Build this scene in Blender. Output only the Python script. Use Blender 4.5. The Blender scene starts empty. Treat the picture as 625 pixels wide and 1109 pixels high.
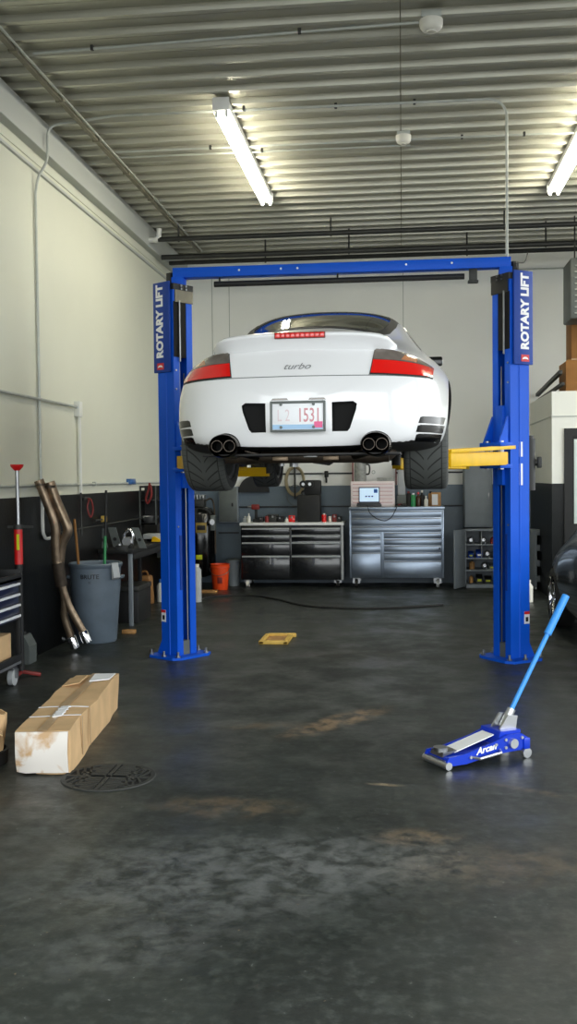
import bpy, bmesh, math, random
from mathutils import Vector, Matrix
from mathutils.bvhtree import BVHTree
random.seed(7)
S = bpy.context.scene
COL = S.collection
PI = math.pi
V = Vector

# ---------------------------------------------------------------- camera
FPX, EYE = 1100.0, 1.645
yaw, pit, rol = math.radians(6.43), math.radians(1.99), math.radians(.6)
FW = V((-math.sin(yaw)*math.cos(pit), math.cos(yaw)*math.cos(pit), -math.sin(pit)))
R0 = V((math.cos(yaw), math.sin(yaw), 0)); U0 = R0.cross(FW)
RT = math.cos(rol)*R0 - math.sin(rol)*U0
UP = math.sin(rol)*R0 + math.cos(rol)*U0
CP = V((0, 0, EYE))
cd = bpy.data.cameras.new('camera'); cam = bpy.data.objects.new('camera', cd); COL.objects.link(cam)
m3 = Matrix((RT, UP, -FW)).transposed()
cam.matrix_world = Matrix.Translation(CP) @ m3.to_4x4()
cd.sensor_fit = 'VERTICAL'; cd.sensor_height = 36; cd.lens = 36*FPX/1109
cd.clip_end = 200; cd.clip_start = .05
S.camera = cam

def at(px, py, X=None, Y=None, Z=None):
    """survey: where the line of sight through a photo point meets a plane of the room"""
    d = FW*FPX + RT*(px-312.5) - UP*(py-554.5)
    t = (X/d.x) if X is not None else (Y/d.y) if Y is not None else ((Z-EYE)/d.z)
    return CP + d*t

# ---------------------------------------------------------------- materials
def lin(c):
    return tuple(((v/255)/12.92 if v/255 <= .04045 else ((v/255+.055)/1.055)**2.4) for v in c)
def mat(name, rgb, rough=.5, metal=0., spec=.5, noise=0., nscale=8., bump=0., coat=0., emit=0., trans=0., rvar=0.):
    m = bpy.data.materials.new(name); m.use_nodes = True
    nt = m.node_tree; b = nt.nodes['Principled BSDF']
    c = (*lin(rgb), 1)
    b.inputs['Base Color'].default_value = c
    b.inputs['Roughness'].default_value = rough
    b.inputs['Metallic'].default_value = metal
    b.inputs['Specular IOR Level'].default_value = spec
    b.inputs['Coat Weight'].default_value = coat
    b.inputs['Coat Roughness'].default_value = .04
    if trans: b.inputs['Transmission Weight'].default_value = trans
    if emit:
        b.inputs['Emission Color'].default_value = c; b.inputs['Emission Strength'].default_value = emit
    tc = nt.nodes.new('ShaderNodeTexCoord')
    nz = nt.nodes.new('ShaderNodeTexNoise'); nz.inputs['Scale'].default_value = nscale; nz.inputs['Detail'].default_value = 5
    nt.links.new(tc.outputs['Object'], nz.inputs['Vector'])
    if noise:
        mr = nt.nodes.new('ShaderNodeMapRange'); mr.inputs[1].default_value = .3; mr.inputs[2].default_value = .7
        mr.inputs[3].default_value = 1-noise; mr.inputs[4].default_value = 1+noise
        nt.links.new(nz.outputs['Fac'], mr.inputs[0])
        mx = nt.nodes.new('ShaderNodeMix'); mx.data_type = 'RGBA'; mx.blend_type = 'MULTIPLY'; mx.inputs[0].default_value = 1
        mx.inputs[6].default_value = c
        nt.links.new(mr.outputs[0], mx.inputs[7]); nt.links.new(mx.outputs[2], b.inputs['Base Color'])
    if rvar:
        mr2 = nt.nodes.new('ShaderNodeMapRange'); mr2.inputs[1].default_value = .3; mr2.inputs[2].default_value = .7
        mr2.inputs[3].default_value = max(0, rough-rvar); mr2.inputs[4].default_value = rough+rvar
        nt.links.new(nz.outputs['Fac'], mr2.inputs[0]); nt.links.new(mr2.outputs[0], b.inputs['Roughness'])
    if bump:
        bp = nt.nodes.new('ShaderNodeBump'); bp.inputs['Strength'].default_value = bump; bp.inputs['Distance'].default_value = .01
        nt.links.new(nz.outputs['Fac'], bp.inputs['Height']); nt.links.new(bp.outputs[0], b.inputs['Normal'])
    return m
M = {}
M['blue'] = mat('lift_blue_paint', (8, 86, 208), .5, spec=.25, noise=.06, nscale=3)
M['sign_blue'] = mat('sign_blue', (20, 62, 150), .5, spec=.3)
M['yellow'] = mat('arm_yellow', (226, 180, 0), .5, spec=.3, noise=.08)
M['white'] = mat('white_gloss', (236, 237, 236), .35)
M['signwhite'] = mat('sign_white', (245, 245, 245), .5)
M['signred'] = mat('sign_red', (205, 35, 40), .5)
M['carwhite'] = mat('white_car_paint', (234, 235, 237), .28, coat=.8)
M['carblack'] = mat('black_car_paint', (10, 11, 12), .2, coat=1)
M['black'] = mat('matte_black', (16, 17, 18), .6, noise=.2)
M['gloss_black'] = mat('gloss_black', (8, 9, 10), .18)
M['glass'] = mat('dark_glass', (10, 13, 13), .06, spec=.8, coat=.6)
M['redlens'] = mat('red_lens', (222, 22, 18), .15, coat=.7)
M['smoke'] = mat('smoked_lens', (112, 104, 98), .12, coat=.7, noise=.25, nscale=9)
M['amber'] = mat('amber_lens', (190, 125, 85), .15, coat=.7)
M['chrome'] = mat('chrome', (225, 226, 228), .12, 1)
M['darkchrome'] = mat('dark_chrome', (66, 60, 54), .25, 1, noise=.25)
M['steel'] = mat('steel', (150, 152, 154), .32, 1, noise=.1)
M['stainless'] = mat('stainless', (150, 162, 178), .34, 1, noise=.14, nscale=2.2, rvar=.08)
M['dirtysteel'] = mat('dirty_steel', (74, 65, 56), .5, .7, noise=.35, nscale=14)
M['pipebrown'] = mat('heat_stained_steel', (144, 126, 106), .38, .85, noise=.35, nscale=12)
M['underblack'] = mat('under_black', (24, 23, 22), .6, noise=.4, nscale=14)
M['rubber'] = mat('rubber', (22, 22, 22), .7)
M['alu'] = mat('aluminium', (205, 207, 209), .3, .9)
M['galv'] = mat('galvanised', (176, 180, 174), .45, .15, noise=.1)
M['strut'] = mat('strut_olive', (112, 108, 92), .55, .3, noise=.2, nscale=5)
M['iron'] = mat('black_iron_pipe', (46, 47, 45), .5, .2, noise=.2)
M['pvc'] = mat('white_pipe', (225, 226, 220), .45)
M['plastic_white'] = mat('white_plastic', (226, 224, 214), .45)
M['bin'] = mat('grey_bin', (100, 113, 125), .5, noise=.12, nscale=6)
M['bindark'] = mat('bin_lettering', (34, 37, 42), .5)
M['card'] = mat('cardboard', (204, 170, 126), .75, noise=.13, nscale=5, bump=.25)
M['carddark'] = mat('brown_cardboard', (150, 104, 54), .8, noise=.1, nscale=5)
M['tape'] = mat('packing_tape', (176, 148, 112), .3, noise=.15)
M['label'] = mat('paper_label', (228, 230, 234), .6)
M['blackchest'] = mat('black_chest', (18, 20, 23), .22, coat=.5, rvar=.05)
M['wallrail'] = mat('wall_rail', (40, 44, 49), .5)
M['locker'] = mat('grey_locker', (128, 136, 143), .45, noise=.06)
M['lockerdark'] = mat('locker_inside', (48, 53, 58), .55)
M['pinkbox'] = mat('pale_pink_box', (246, 234, 235), .4)
M['pinkline'] = mat('pink_drawer_edge', (196, 140, 142), .4)
M['jackblue'] = mat('jack_blue', (14, 56, 190), .3, .1)
M['handleblue'] = mat('handle_blue', (60, 150, 236), .35)
M['orange'] = mat('orange_bucket', (232, 74, 22), .45)
M['red'] = mat('red_paint', (200, 24, 24), .4)
M['darkred'] = mat('dark_red', (120, 30, 26), .5)
M['wood'] = mat('wood', (170, 126, 74), .6, noise=.2, nscale=12)
M['woodyellow'] = mat('pale_yellow_wood', (214, 176, 84), .6, noise=.12, nscale=14)
M['tan'] = mat('tan_leather', (156, 112, 66), .6, noise=.15)
M['green'] = mat('green_plastic', (28, 130, 70), .4)
M['hose'] = mat('tan_hose', (150, 138, 108), .6)
M['cartblue'] = mat('cart_blue', (10, 20, 62), .3, coat=.5)
M['greyplate'] = mat('grey_plate', (96, 102, 100), .5, .2, noise=.1)
M['greybox'] = mat('pale_grey', (170, 174, 176), .5, noise=.08)
M['endtape'] = None
M['jug'] = mat('speckled_grey', (150, 152, 148), .45, noise=.2, nscale=30)
M['grate'] = mat('iron_grate', (46, 48, 46), .6, .2, noise=.2, nscale=20)
M['pit'] = mat('drain_dark', (5, 5, 5), .9)
M['ceiling'] = mat('ceiling_steel', (172, 171, 158), .36, .45, noise=.05, nscale=2)
M['ledger'] = mat('ledger_grey', (186, 189, 184), .6)
M['tube'] = mat('lamp_tube', (255, 249, 226), .4, emit=40)
M['screen'] = mat('laptop_screen', (190, 216, 240), .3, emit=.55)
M['screenmark'] = mat('screen_marks', (44, 52, 70), .4)
M['screenblue'] = mat('screen_blue', (30, 92, 170), .4)
M['laptop'] = mat('laptop_shell', (60, 62, 66), .4)
M['plate'] = mat('plate_white', (238, 240, 244), .35)
M['plateblue'] = mat('plate_blue', (150, 190, 225), .35)
M['platetext'] = mat('plate_text', (205, 140, 148), .4)
M['platefaint'] = mat('plate_text_faint', (222, 205, 210), .4)
M['pink'] = mat('pink_sticker', (226, 84, 140), .4)
M['badge'] = mat('badge_grey', (150, 152, 156), .3, .6)
M['bottlebrown'] = mat('brown_bottle', (70, 44, 24), .25)
M['hazard'] = mat('yellow_green_label', (196, 206, 30), .5)
M['goldlabel'] = mat('gold_label', (150, 128, 60), .5)
M['bluevalve'] = mat('blue_valve', (40, 90, 150), .4)
M['concrete'] = mat('asphalt_apron', (96, 95, 92), .8, noise=.1, nscale=2)
M['extwall'] = mat('outer_wall', (190, 188, 180), .8)
M['doorpane'] = mat('door_pane', (206, 220, 216), .3)

def paintwall(name, top, low, z, lowrough=.4, lownoise=.3):
    m = bpy.data.materials.new(name); m.use_nodes = True; nt = m.node_tree; b = nt.nodes['Principled BSDF']
    g = nt.nodes.new('ShaderNodeNewGeometry'); sp = nt.nodes.new('ShaderNodeSeparateXYZ'); nt.links.new(g.outputs['Position'], sp.inputs[0])
    gt = nt.nodes.new('ShaderNodeMath'); gt.operation = 'GREATER_THAN'; gt.inputs[1].default_value = z; nt.links.new(sp.outputs[2], gt.inputs[0])
    nz = nt.nodes.new('ShaderNodeTexNoise'); nz.inputs['Scale'].default_value = 1.6; nz.inputs['Detail'].default_value = 7; nt.links.new(g.outputs['Position'], nz.inputs['Vector'])
    def var(c, k):
        r = nt.nodes.new('ShaderNodeMix'); r.data_type = 'RGBA'
        c = lin(c)
        r.inputs[6].default_value = (*[v*(1-k) for v in c], 1); r.inputs[7].default_value = (*[min(1, v*(1+k)) for v in c], 1)
        nt.links.new(nz.outputs['Fac'], r.inputs[0]); return r
    a, l = var(top, .04), var(low, lownoise)
    mx = nt.nodes.new('ShaderNodeMix'); mx.data_type = 'RGBA'; nt.links.new(gt.outputs[0], mx.inputs[0])
    nt.links.new(l.outputs[2], mx.inputs[6]); nt.links.new(a.outputs[2], mx.inputs[7]); nt.links.new(mx.outputs[2], b.inputs['Base Color'])
    rr = nt.nodes.new('ShaderNodeMapRange'); rr.inputs[3].default_value = lowrough; rr.inputs[4].default_value = .7; nt.links.new(gt.outputs[0], rr.inputs[0]); nt.links.new(rr.outputs[0], b.inputs['Roughness'])
    bp = nt.nodes.new('ShaderNodeBump'); b.inputs['Specular IOR Level'].default_value = .28; bp.inputs['Strength'].default_value = .12; bp.inputs['Distance'].default_value = .01
    n2 = nt.nodes.new('ShaderNodeTexNoise'); n2.inputs['Scale'].default_value = 30; nt.links.new(g.outputs['Position'], n2.inputs['Vector'])
    nt.links.new(n2.outputs['Fac'], bp.inputs['Height']); nt.links.new(bp.outputs[0], b.inputs['Normal'])
    return m
M['wall'] = paintwall('cream_wall_black_dado', (213, 214, 199), (6, 7, 7), 1.485)
M['wallback'] = paintwall('white_wall_dark_dado', (244, 245, 241), (100, 114, 126), 1.50, .35)
M['office'] = paintwall('office_wall', (238, 239, 232), (22, 25, 26), 1.52)

def floormat():
    m = bpy.data.materials.new('black_painted_concrete'); m.use_nodes = True; nt = m.node_tree; b = nt.nodes['Principled BSDF']; L = nt.links.new
    g = nt.nodes.new('ShaderNodeNewGeometry')
    def noise(sc, det=6, dist=0., vec=None):
        n = nt.nodes.new('ShaderNodeTexNoise'); n.inputs['Scale'].default_value = sc; n.inputs['Detail'].default_value = det; n.inputs['Distortion'].default_value = dist
        n.inputs['Roughness'].default_value = .62
        L(vec if vec is not None else g.outputs['Position'], n.inputs['Vector']); return n.outputs['Fac']
    def rng(src, a, c, lo=0., hi=1.):
        n = nt.nodes.new('ShaderNodeMapRange'); n.inputs[1].default_value = a; n.inputs[2].default_value = c; n.inputs[3].default_value = lo; n.inputs[4].default_value = hi
        n.interpolation_type = 'SMOOTHSTEP'; L(src, n.inputs[0]); return n.outputs[0]
    def mul(a, c):
        n = nt.nodes.new('ShaderNodeMath'); n.operation = 'MULTIPLY'; L(a, n.inputs[0])
        if isinstance(c, float): n.inputs[1].default_value = c
        else: L(c, n.inputs[1])
        return n.outputs[0]
    def patch(c, rad, rot=0.):
        mp = nt.nodes.new('ShaderNodeMapping'); mp.vector_type = 'TEXTURE'
        mp.inputs['Location'].default_value = (c[0], c[1], 0); mp.inputs['Rotation'].default_value = (0, 0, rot); mp.inputs['Scale'].default_value = (rad[0], rad[1], 1)
        L(g.outputs['Position'], mp.inputs[0])
        ln = nt.nodes.new('ShaderNodeVectorMath'); ln.operation = 'LENGTH'; L(mp.outputs[0], ln.inputs[0])
        return rng(ln.outputs['Value'], 1.1, .25)
    cur = None
    def mixc(fac, a, c):
        n = nt.nodes.new('ShaderNodeMix'); n.data_type = 'RGBA'; L(fac, n.inputs[0])
        if isinstance(a, tuple): n.inputs[6].default_value = (*lin(a), 1)
        else: L(a, n.inputs[6])
        n.inputs[7].default_value = (*lin(c), 1); return n.outputs[2]
    cur = mixc(rng(noise(.9, 7), .35, .7), (28, 33, 30), (44, 49, 46))
    cur = mixc(mul(rng(noise(5, 8), .5, .72), .5), cur, (66, 71, 67))
    cur = mixc(mul(rng(noise(20, 9), .45, .75), .55), cur, (72, 77, 73))
    cur = mixc(mul(rng(noise(3.2, 8, .4), .52, .7), .7), cur, (22, 25, 24))
    dust = (118, 121, 120); tan = (124, 104, 78)
    str1 = noise(9, 12, .3)
    for c, r, ro, k, col in (((-.75, 4.1), (1.15, .62), .2, .5, dust), ((-.15, 4.35), (.6, .4), 0, .3, dust), ((-1.0, 3.4), (.5, .25), .3, .3, dust), ((-1.9, 4.6), (.8, .5), 0, .2, dust),
                             ((-.45, 6.75), (.68, .17), .95, 1.0, (140, 116, 88)), ((-.95, 6.6), (.35, .12), .3, .5, tan), ((-.1, 5.38), (.12, .03), -.1, 1.0, (150, 132, 104)), ((-.9, 4.95), (.45, .2), 0, .55, tan), ((.05, 4.6), (.25, .14), .2, .6, tan), ((.4, 4.3), (.6, .3), .2, .3, tan),
                             ((-.45, 9.3), (.7, .5), 0, .35, (84, 74, 62)), ((.9, 5.2), (.7, .05), -.5, .5, tan)):
        cur = mixc(mul(mul(patch(c, r, ro), rng(str1, .36, .66)), float(k)), cur, col)
    # scattered chips of worn paint and thin scratches
    cur = mixc(mul(mul(rng(noise(26, 3), .70, .76), rng(noise(1.1, 3), .45, .6)), .7), cur, tan)
    cur = mixc(mul(mul(rng(noise(40, 2), .72, .76), rng(noise(.8, 3, 0), .42, .55)), .6), cur, (150, 152, 150))
    for rot, ys in ((.5, 26), (-.35, 30)):
        mp = nt.nodes.new('ShaderNodeMapping'); mp.inputs['Rotation'].default_value = (0, 0, rot); mp.inputs['Scale'].default_value = (1.1, ys, 1); L(g.outputs['Position'], mp.inputs[0])
        cur = mixc(mul(mul(rng(noise(1, 2, 0, mp.outputs[0]), .71, .75), rng(noise(1.7, 2), .5, .6)), .4), cur, (128, 120, 106))
    L(cur, b.inputs['Base Color'])
    L(rng(noise(2.2, 6), .3, .7, .30, .60), b.inputs['Roughness'])
    b.inputs['Specular IOR Level'].default_value = .45
    bp = nt.nodes.new('ShaderNodeBump'); bp.inputs['Strength'].default_value = .2; bp.inputs['Distance'].default_value = .01
    L(noise(14, 6), bp.inputs['Height']); L(bp.outputs[0], b.inputs['Normal'])
    return m
M['floor'] = floormat()

def tyremat():
    m = mat('tyre_tread', (66, 68, 66), .75); nt = m.node_tree; b = nt.nodes['Principled BSDF']; L = nt.links.new
    tc = nt.nodes.new('ShaderNodeTexCoord'); sp = nt.nodes.new('ShaderNodeSeparateXYZ'); L(tc.outputs['Object'], sp.inputs[0])
    def mth(op, a, c=None):
        n = nt.nodes.new('ShaderNodeMath'); n.operation = op
        for i, v in enumerate((a, c)):
            if v is None: continue
            if isinstance(v, (int, float)): n.inputs[i].default_value = v
            else: L(v, n.inputs[i])
        return n.outputs[0]
    ang = mth('ARCTAN2', sp.outputs[2], sp.outputs[1])
    ax = mth('ABSOLUTE', sp.outputs[0])
    sw = mth('POWER', mth('MULTIPLY', ax, 7.0), .6)
    ph = mth('FRACT', mth('ADD', mth('MULTIPLY', ang, 26/(2*PI)*1.0), mth('MULTIPLY', sw, 2.0)))
    gro = mth('LESS_THAN', ph, .17)
    ins = mth('MULTIPLY', mth('LESS_THAN', ax, .098), mth('GREATER_THAN', ax, .012))
    circ = mth('LESS_THAN', mth('ABSOLUTE', mth('SUBTRACT', ax, .102)), .0035)
    ph2 = mth('MULTIPLY', mth('LESS_THAN', mth('FRACT', mth('MULTIPLY', ang, 52/(2*PI))), .10), mth('GREATER_THAN', ax, .106))
    msk = mth('MAXIMUM', mth('MAXIMUM', mth('MULTIPLY', gro, ins), circ), mth('MULTIPLY', ph2, .6))
    mx = nt.nodes.new('ShaderNodeMix'); mx.data_type = 'RGBA'; L(msk, mx.inputs[0]); mx.inputs[6].default_value = (*lin((74, 77, 75)), 1); mx.inputs[7].default_value = (*lin((30, 31, 30)), 1)
    rad = mth('SQRT', mth('ADD', mth('MULTIPLY', sp.outputs[1], sp.outputs[1]), mth('MULTIPLY', sp.outputs[2], sp.outputs[2])))
    m2 = nt.nodes.new('ShaderNodeMix'); m2.data_type = 'RGBA'; L(mth('GREATER_THAN', rad, .298), m2.inputs[0]); m2.inputs[6].default_value = (*lin((30, 31, 31)), 1); L(mx.outputs[2], m2.inputs[7])
    L(m2.outputs[2], b.inputs['Base Color']); return m
M['tyre'] = tyremat()
def blotch(name, c1, c2, sc, lo, hi, rough=.5):
    m = mat(name, c1, rough); nt = m.node_tree; L = nt.links.new
    tc = nt.nodes.new('ShaderNodeTexCoord'); n = nt.nodes.new('ShaderNodeTexNoise'); n.inputs['Scale'].default_value = sc; n.inputs['Detail'].default_value = 6; n.inputs['Distortion'].default_value = .6
    L(tc.outputs['Object'], n.inputs['Vector']); r = nt.nodes.new('ShaderNodeMapRange'); r.inputs[1].default_value = lo; r.inputs[2].default_value = hi; L(n.outputs['Fac'], r.inputs[0])
    x = nt.nodes.new('ShaderNodeMix'); x.data_type = 'RGBA'; x.inputs[6].default_value = (*lin(c1), 1); x.inputs[7].default_value = (*lin(c2), 1); L(r.outputs[0], x.inputs[0]); L(x.outputs[2], nt.nodes['Principled BSDF'].inputs['Base Color']); return m
M['endtape'] = blotch('white_tape_on_card', (226, 220, 212), (196, 160, 118), 7, .5, .62)

# ---------------------------------------------------------------- mesh helpers
class MB:
    def __init__(s): s.bm = bmesh.new(); s.mi = 0
    def _fin(s, vs, M4=None):
        if M4 is not None: bmesh.ops.transform(s.bm, matrix=M4, verts=list(vs))
        return s
    def box(s, x0, x1, y0, y1, z0, z1, bev=0., M4=None, seg=2):
        r = bmesh.ops.create_cube(s.bm, size=1)['verts']
        bmesh.ops.scale(s.bm, vec=(abs(x1-x0), abs(y1-y0), abs(z1-z0)), verts=r)
        bmesh.ops.translate(s.bm, vec=((x0+x1)/2, (y0+y1)/2, (z0+z1)/2), verts=r)
        fs = set(f for v in r for f in v.link_faces)
        for f in fs: f.material_index = s.mi
        if bev:
            es = set(e for v in r for e in v.link_edges)
            rr = bmesh.ops.bevel(s.bm, geom=list(es), offset=bev, segments=seg, affect='EDGES', profile=.5)
            r = set(v for f in rr['faces'] for v in f.verts) | set(v for v in r if v.is_valid)
            for f in rr['faces']: f.material_index = s.mi
            allv = set()
            st = list(r)
            while st:
                v = st.pop()
                if v in allv: continue
                allv.add(v)
                for e in v.link_edges: st.append(e.other_vert(v))
            r = allv
        return s._fin(r, M4)
    def cyl(s, p0, p1, r0, r1=None, seg=16, M4=None):
        p0, p1 = V(p0), V(p1); r1 = r0 if r1 is None else r1; d = p1-p0
        q = d.to_track_quat('Z', 'Y').to_matrix().to_4x4(); q.translation = (p0+p1)/2
        r = bmesh.ops.create_cone(s.bm, cap_ends=True, segments=seg, radius1=max(r0, 1e-4), radius2=max(r1, 1e-4), depth=d.length, matrix=q)['verts']
        for f in set(f for v in r for f in v.link_faces): f.material_index = s.mi
        return s._fin(r, M4)
    def bar(s, p0, p1, w, h, bev=0.):
        p0, p1 = V(p0), V(p1); d = p1-p0
        q = d.to_track_quat('Y', 'Z').to_matrix().to_4x4(); q.translation = (p0+p1)/2
        return s.box(-w/2, w/2, -d.length/2, d.length/2, -h/2, h/2, bev, q)
    def tube(s, pts, r, seg=8, closed=False, rad=None):
        pts = [V(p) for p in pts]; n = len(pts); rings = []; prev = None
        for i, p in enumerate(pts):
            a = pts[(i-1) % n] if (closed or i) else pts[0]; c = pts[(i+1) % n] if (closed or i < n-1) else pts[-1]
            t = (c-a).normalized()
            if prev is None:
                ref = V((0, 0, 1)) if abs(t.z) < .9 else V((1, 0, 0)); u = t.cross(ref).normalized()
            else:
                u = (prev - t*prev.dot(t)).normalized()
            prev = u; w = t.cross(u); rr = rad[i] if rad else r
            rings.append([s.bm.verts.new(p + (u*math.cos(2*PI*k/seg)+w*math.sin(2*PI*k/seg))*rr) for k in range(seg)])
        for i in range(n if closed else n-1):
            A, B = rings[i], rings[(i+1) % n]
            for k in range(seg): s.bm.faces.new((A[k], A[(k+1) % seg], B[(k+1) % seg], B[k])).material_index = s.mi
        if not closed:
            s.bm.faces.new(rings[0][::-1]); s.bm.faces.new(rings[-1])
        return s
    def lathe(s, prof, M4=None, seg=32):
        """prof: (r, z) pairs about local Z"""
        rings = []
        for r, z in prof:
            rings.append([s.bm.verts.new((0, 0, z))] if r < 1e-5 else [s.bm.verts.new((r*math.cos(2*PI*k/seg), r*math.sin(2*PI*k/seg), z)) for k in range(seg)])
        for A, B in zip(rings, rings[1:]):
            if len(A) == 1 and len(B) == 1: continue
            for k in range(seg):
                k2 = (k+1) % seg
                f = (A[0], B[k2], B[k]) if len(A) == 1 else (A[k], A[k2], B[0]) if len(B) == 1 else (A[k], A[k2], B[k2], B[k])
                s.bm.faces.new(f).material_index = s.mi
        return s._fin([v for R in rings for v in R], M4)
    def prism(s, poly, d0, d1, ax='y', M4=None):
        """poly in the other two axes, extruded along ax"""
        f = {'y': lambda a, b, d: (a, d, b), 'z': lambda a, b, d: (a, b, d), 'x': lambda a, b, d: (d, a, b)}[ax]
        A = [s.bm.verts.new(f(a, b, d0)) for a, b in poly]; B = [s.bm.verts.new(f(a, b, d1)) for a, b in poly]
        n = len(A)
        fs = [s.bm.faces.new(A), s.bm.faces.new(B[::-1])] + [s.bm.faces.new((A[i], B[i], B[(i+1) % n], A[(i+1) % n])) for i in range(n)]
        for q in fs: q.material_index = s.mi
        bmesh.ops.recalc_face_normals(s.bm, faces=fs)
        return s._fin(A+B, M4)
    def sph(s, c, r, sc=(1, 1, 1), seg=16, M4=None):
        q = Matrix.Translation(V(c)) @ Matrix.Diagonal((*sc, 1))
        v = bmesh.ops.create_uvsphere(s.bm, u_segments=seg, v_segments=seg//2+2, radius=r, matrix=q)['verts']
        for f in set(f for a in v for f in a.link_faces): f.material_index = s.mi
        return s._fin(v, M4)
    def faces(s, vs, fs, M4=None):
        B = [s.bm.verts.new(v) for v in vs]
        for f in fs: s.bm.faces.new([B[i] for i in f]).material_index = s.mi
        return s._fin(B, M4)
    def text(s, txt, size, ex, ey, o, depth=.002, bold=0., shear=0., width=1., fn=None):
        """lettering: ex = reading direction, ey = letter-up direction, o = centre"""
        c = bpy.data.curves.new('t', 'FONT'); c.body = txt; c.size = size; c.extrude = depth; c.offset = bold; c.shear = shear
        c.align_x = 'CENTER'; c.align_y = 'CENTER'; c.resolution_u = 3
        ob = bpy.data.objects.new('t', c); COL.objects.link(ob)
        me = bpy.data.meshes.new_from_object(ob.evaluated_get(bpy.context.evaluated_depsgraph_get()))
        bpy.data.objects.remove(ob); bpy.data.curves.remove(c)
        ex, ey = V(ex).normalized(), V(ey).normalized(); ez = ex.cross(ey)
        M4 = Matrix((ex*width, ey, ez)).transposed().to_4x4(); M4.translation = V(o)
        n0 = len(s.bm.verts); s.bm.from_mesh(me); s.bm.verts.ensure_lookup_table(); bpy.data.meshes.remove(me)
        vs = s.bm.verts[n0:]
        for f in set(f for v in vs for f in v.link_faces): f.material_index = s.mi
        if fn:
            for v in vs: v.co = fn(v.co)
            return s
        return s._fin(vs, M4)
    def build(s, name, m, parent=None, smooth=40, loc=None, rot=None):
        me = bpy.data.meshes.new(name)
        s.bm.normal_update(); s.bm.to_mesh(me); s.bm.free()
        for q in (m if isinstance(m, (list, tuple)) else [m]): me.materials.append(M[q] if isinstance(q, str) else q)
        if smooth and len(me.polygons):
            me.shade_smooth(); me.set_sharp_from_angle(angle=math.radians(smooth))
        o = bpy.data.objects.new(name, me); COL.objects.link(o)
        if parent is not None: o.parent = parent
        if loc is not None: o.location = loc
        if rot is not None: o.rotation_euler = rot
        return o
def tag(o, label, cat, group=None):
    o['label'] = label; o['category'] = cat
    if group: o['group'] = group
    return o
def thing(name, label, cat, loc=(0, 0, 0), rz=0., group=None):
    o = bpy.data.objects.new(name, None); COL.objects.link(o); o.location = loc; o.rotation_euler = (0, 0, rz); o.empty_display_size = .1
    return tag(o, label, cat, group)
def struct(o): o['kind'] = 'structure'; return o
def dup(root, loc, label=None, rz=None):
    r = root.copy(); COL.objects.link(r); r.location = loc
    if rz is not None: r.rotation_euler = (0, 0, rz)
    if label: r['label'] = label
    for ch in list(root.children):
        c = ch.copy(); COL.objects.link(c); c.parent = r
        for g in ch.children:
            d = g.copy(); COL.objects.link(d); d.parent = c
    return r
def arc(c, r, a0, a1, n, ex, ey):
    c, ex, ey = V(c), V(ex), V(ey)
    return [c + ex*(r*math.cos(a0+(a1-a0)*i/n)) + ey*(r*math.sin(a0+(a1-a0)*i/n)) for i in range(n+1)]
def smoothpts(pts, n=6):
    pts = [V(p) for p in pts]; out = []
    for i in range(len(pts)-1):
        p0 = pts[max(i-1, 0)]; p1 = pts[i]; p2 = pts[i+1]; p3 = pts[min(i+2, len(pts)-1)]
        for k in range(n):
            t = k/n
            out.append(.5*((2*p1)+(p2-p0)*t+(2*p0-5*p1+4*p2-p3)*t*t+(3*p1-p0-3*p2+p3)*t**3))
    return out+[pts[-1]]

# ---------------------------------------------------------------- room
XL, XR, YF, YB, ZC = -3.4, 5.4, .5, 15.65, 5.0
struct(MB().box(XL-.2, XR+.2, YF-.2, YB+.2, -.1, 0).build('floor', 'floor', smooth=0))
struct(MB().box(XL-.2, XL, YF-.2, YB+.2, 0, 5.2).build('wall_left', 'wall', smooth=0))
struct(MB().box(XL-.2, XR+.2, YB, YB+.2, 0, 5.2).build('wall_back', 'wallback', smooth=0))
# right wall; two wide unseen openings added in it to let light in
struct(MB().box(XR, XR+.2, YF-.2, 1.2, 0, 5.2).box(XR, XR+.2, 6.4, 7.2, 0, 5.2).box(XR, XR+.2, 13.3, YB+.2, 0, 5.2).box(XR, XR+.2, 1.2, 13.3, 4.6, 5.2).build('wall_right', 'wall', smooth=0))
fw = MB().box(XL-.2, -3.0, YF-.2, YF, 0, 5.2).box(5.1, XR+.2, YF-.2, YF, 0, 5.2).box(-3.0, 5.1, YF-.2, YF, 4.6, 5.2)
struct(fw.build('wall_front', 'extwall', smooth=0))
struct(MB().box(-16, 30, -18, YF-.2, -.12, -.01).box(XR+.2, 30, YF-.2, 26, -.12, -.01).build('ground', 'concrete', smooth=0))
# corrugated steel deck: ribs run across the bay
prof = []; y = YF-.2; per = .305
while y < YB+.2:
    prof += [(y, ZC+.03), (y+.11, ZC+.03), (y+.115, ZC+.027), (y+.13, ZC+.027), (y+.135, ZC+.03), (y+.240, ZC+.03), (y+.250, ZC-.02), (y+.288, ZC-.02), (y+.298, ZC+.03)]
    y += per
cb = MB()
n = len(prof)
vs = [(XL-.1, a, b) for a, b in prof] + [(XR+.1, a, b) for a, b in prof]
cb.faces(vs, [(i, n+i, n+i+1, i+1) for i in range(n-1)])
cb.box(XL-.1, XR+.1, YF-.2, YB+.2, ZC+.06, ZC+.1)
struct(cb.build('ceiling', 'ceiling', smooth=0))
# channel along the top of the left wall, with a lower ledge line
struct(MB().box(XL, XL+.10, YF, YB, 4.70, 4.985, .004).box(XL, XL+.03, YF, YB, 4.52, 4.545).build('trim_1', 'ledger', smooth=0))
struct(MB().box(XL, XL+.012, YF, YB, 4.60, 4.625).build('trim_2', 'wall', smooth=0))
# lap seam in the deck
struct(MB().box(.0, .008, YF, YB, ZC-.024, ZC-.02).build('trim_3', 'strut', smooth=0))
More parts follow.
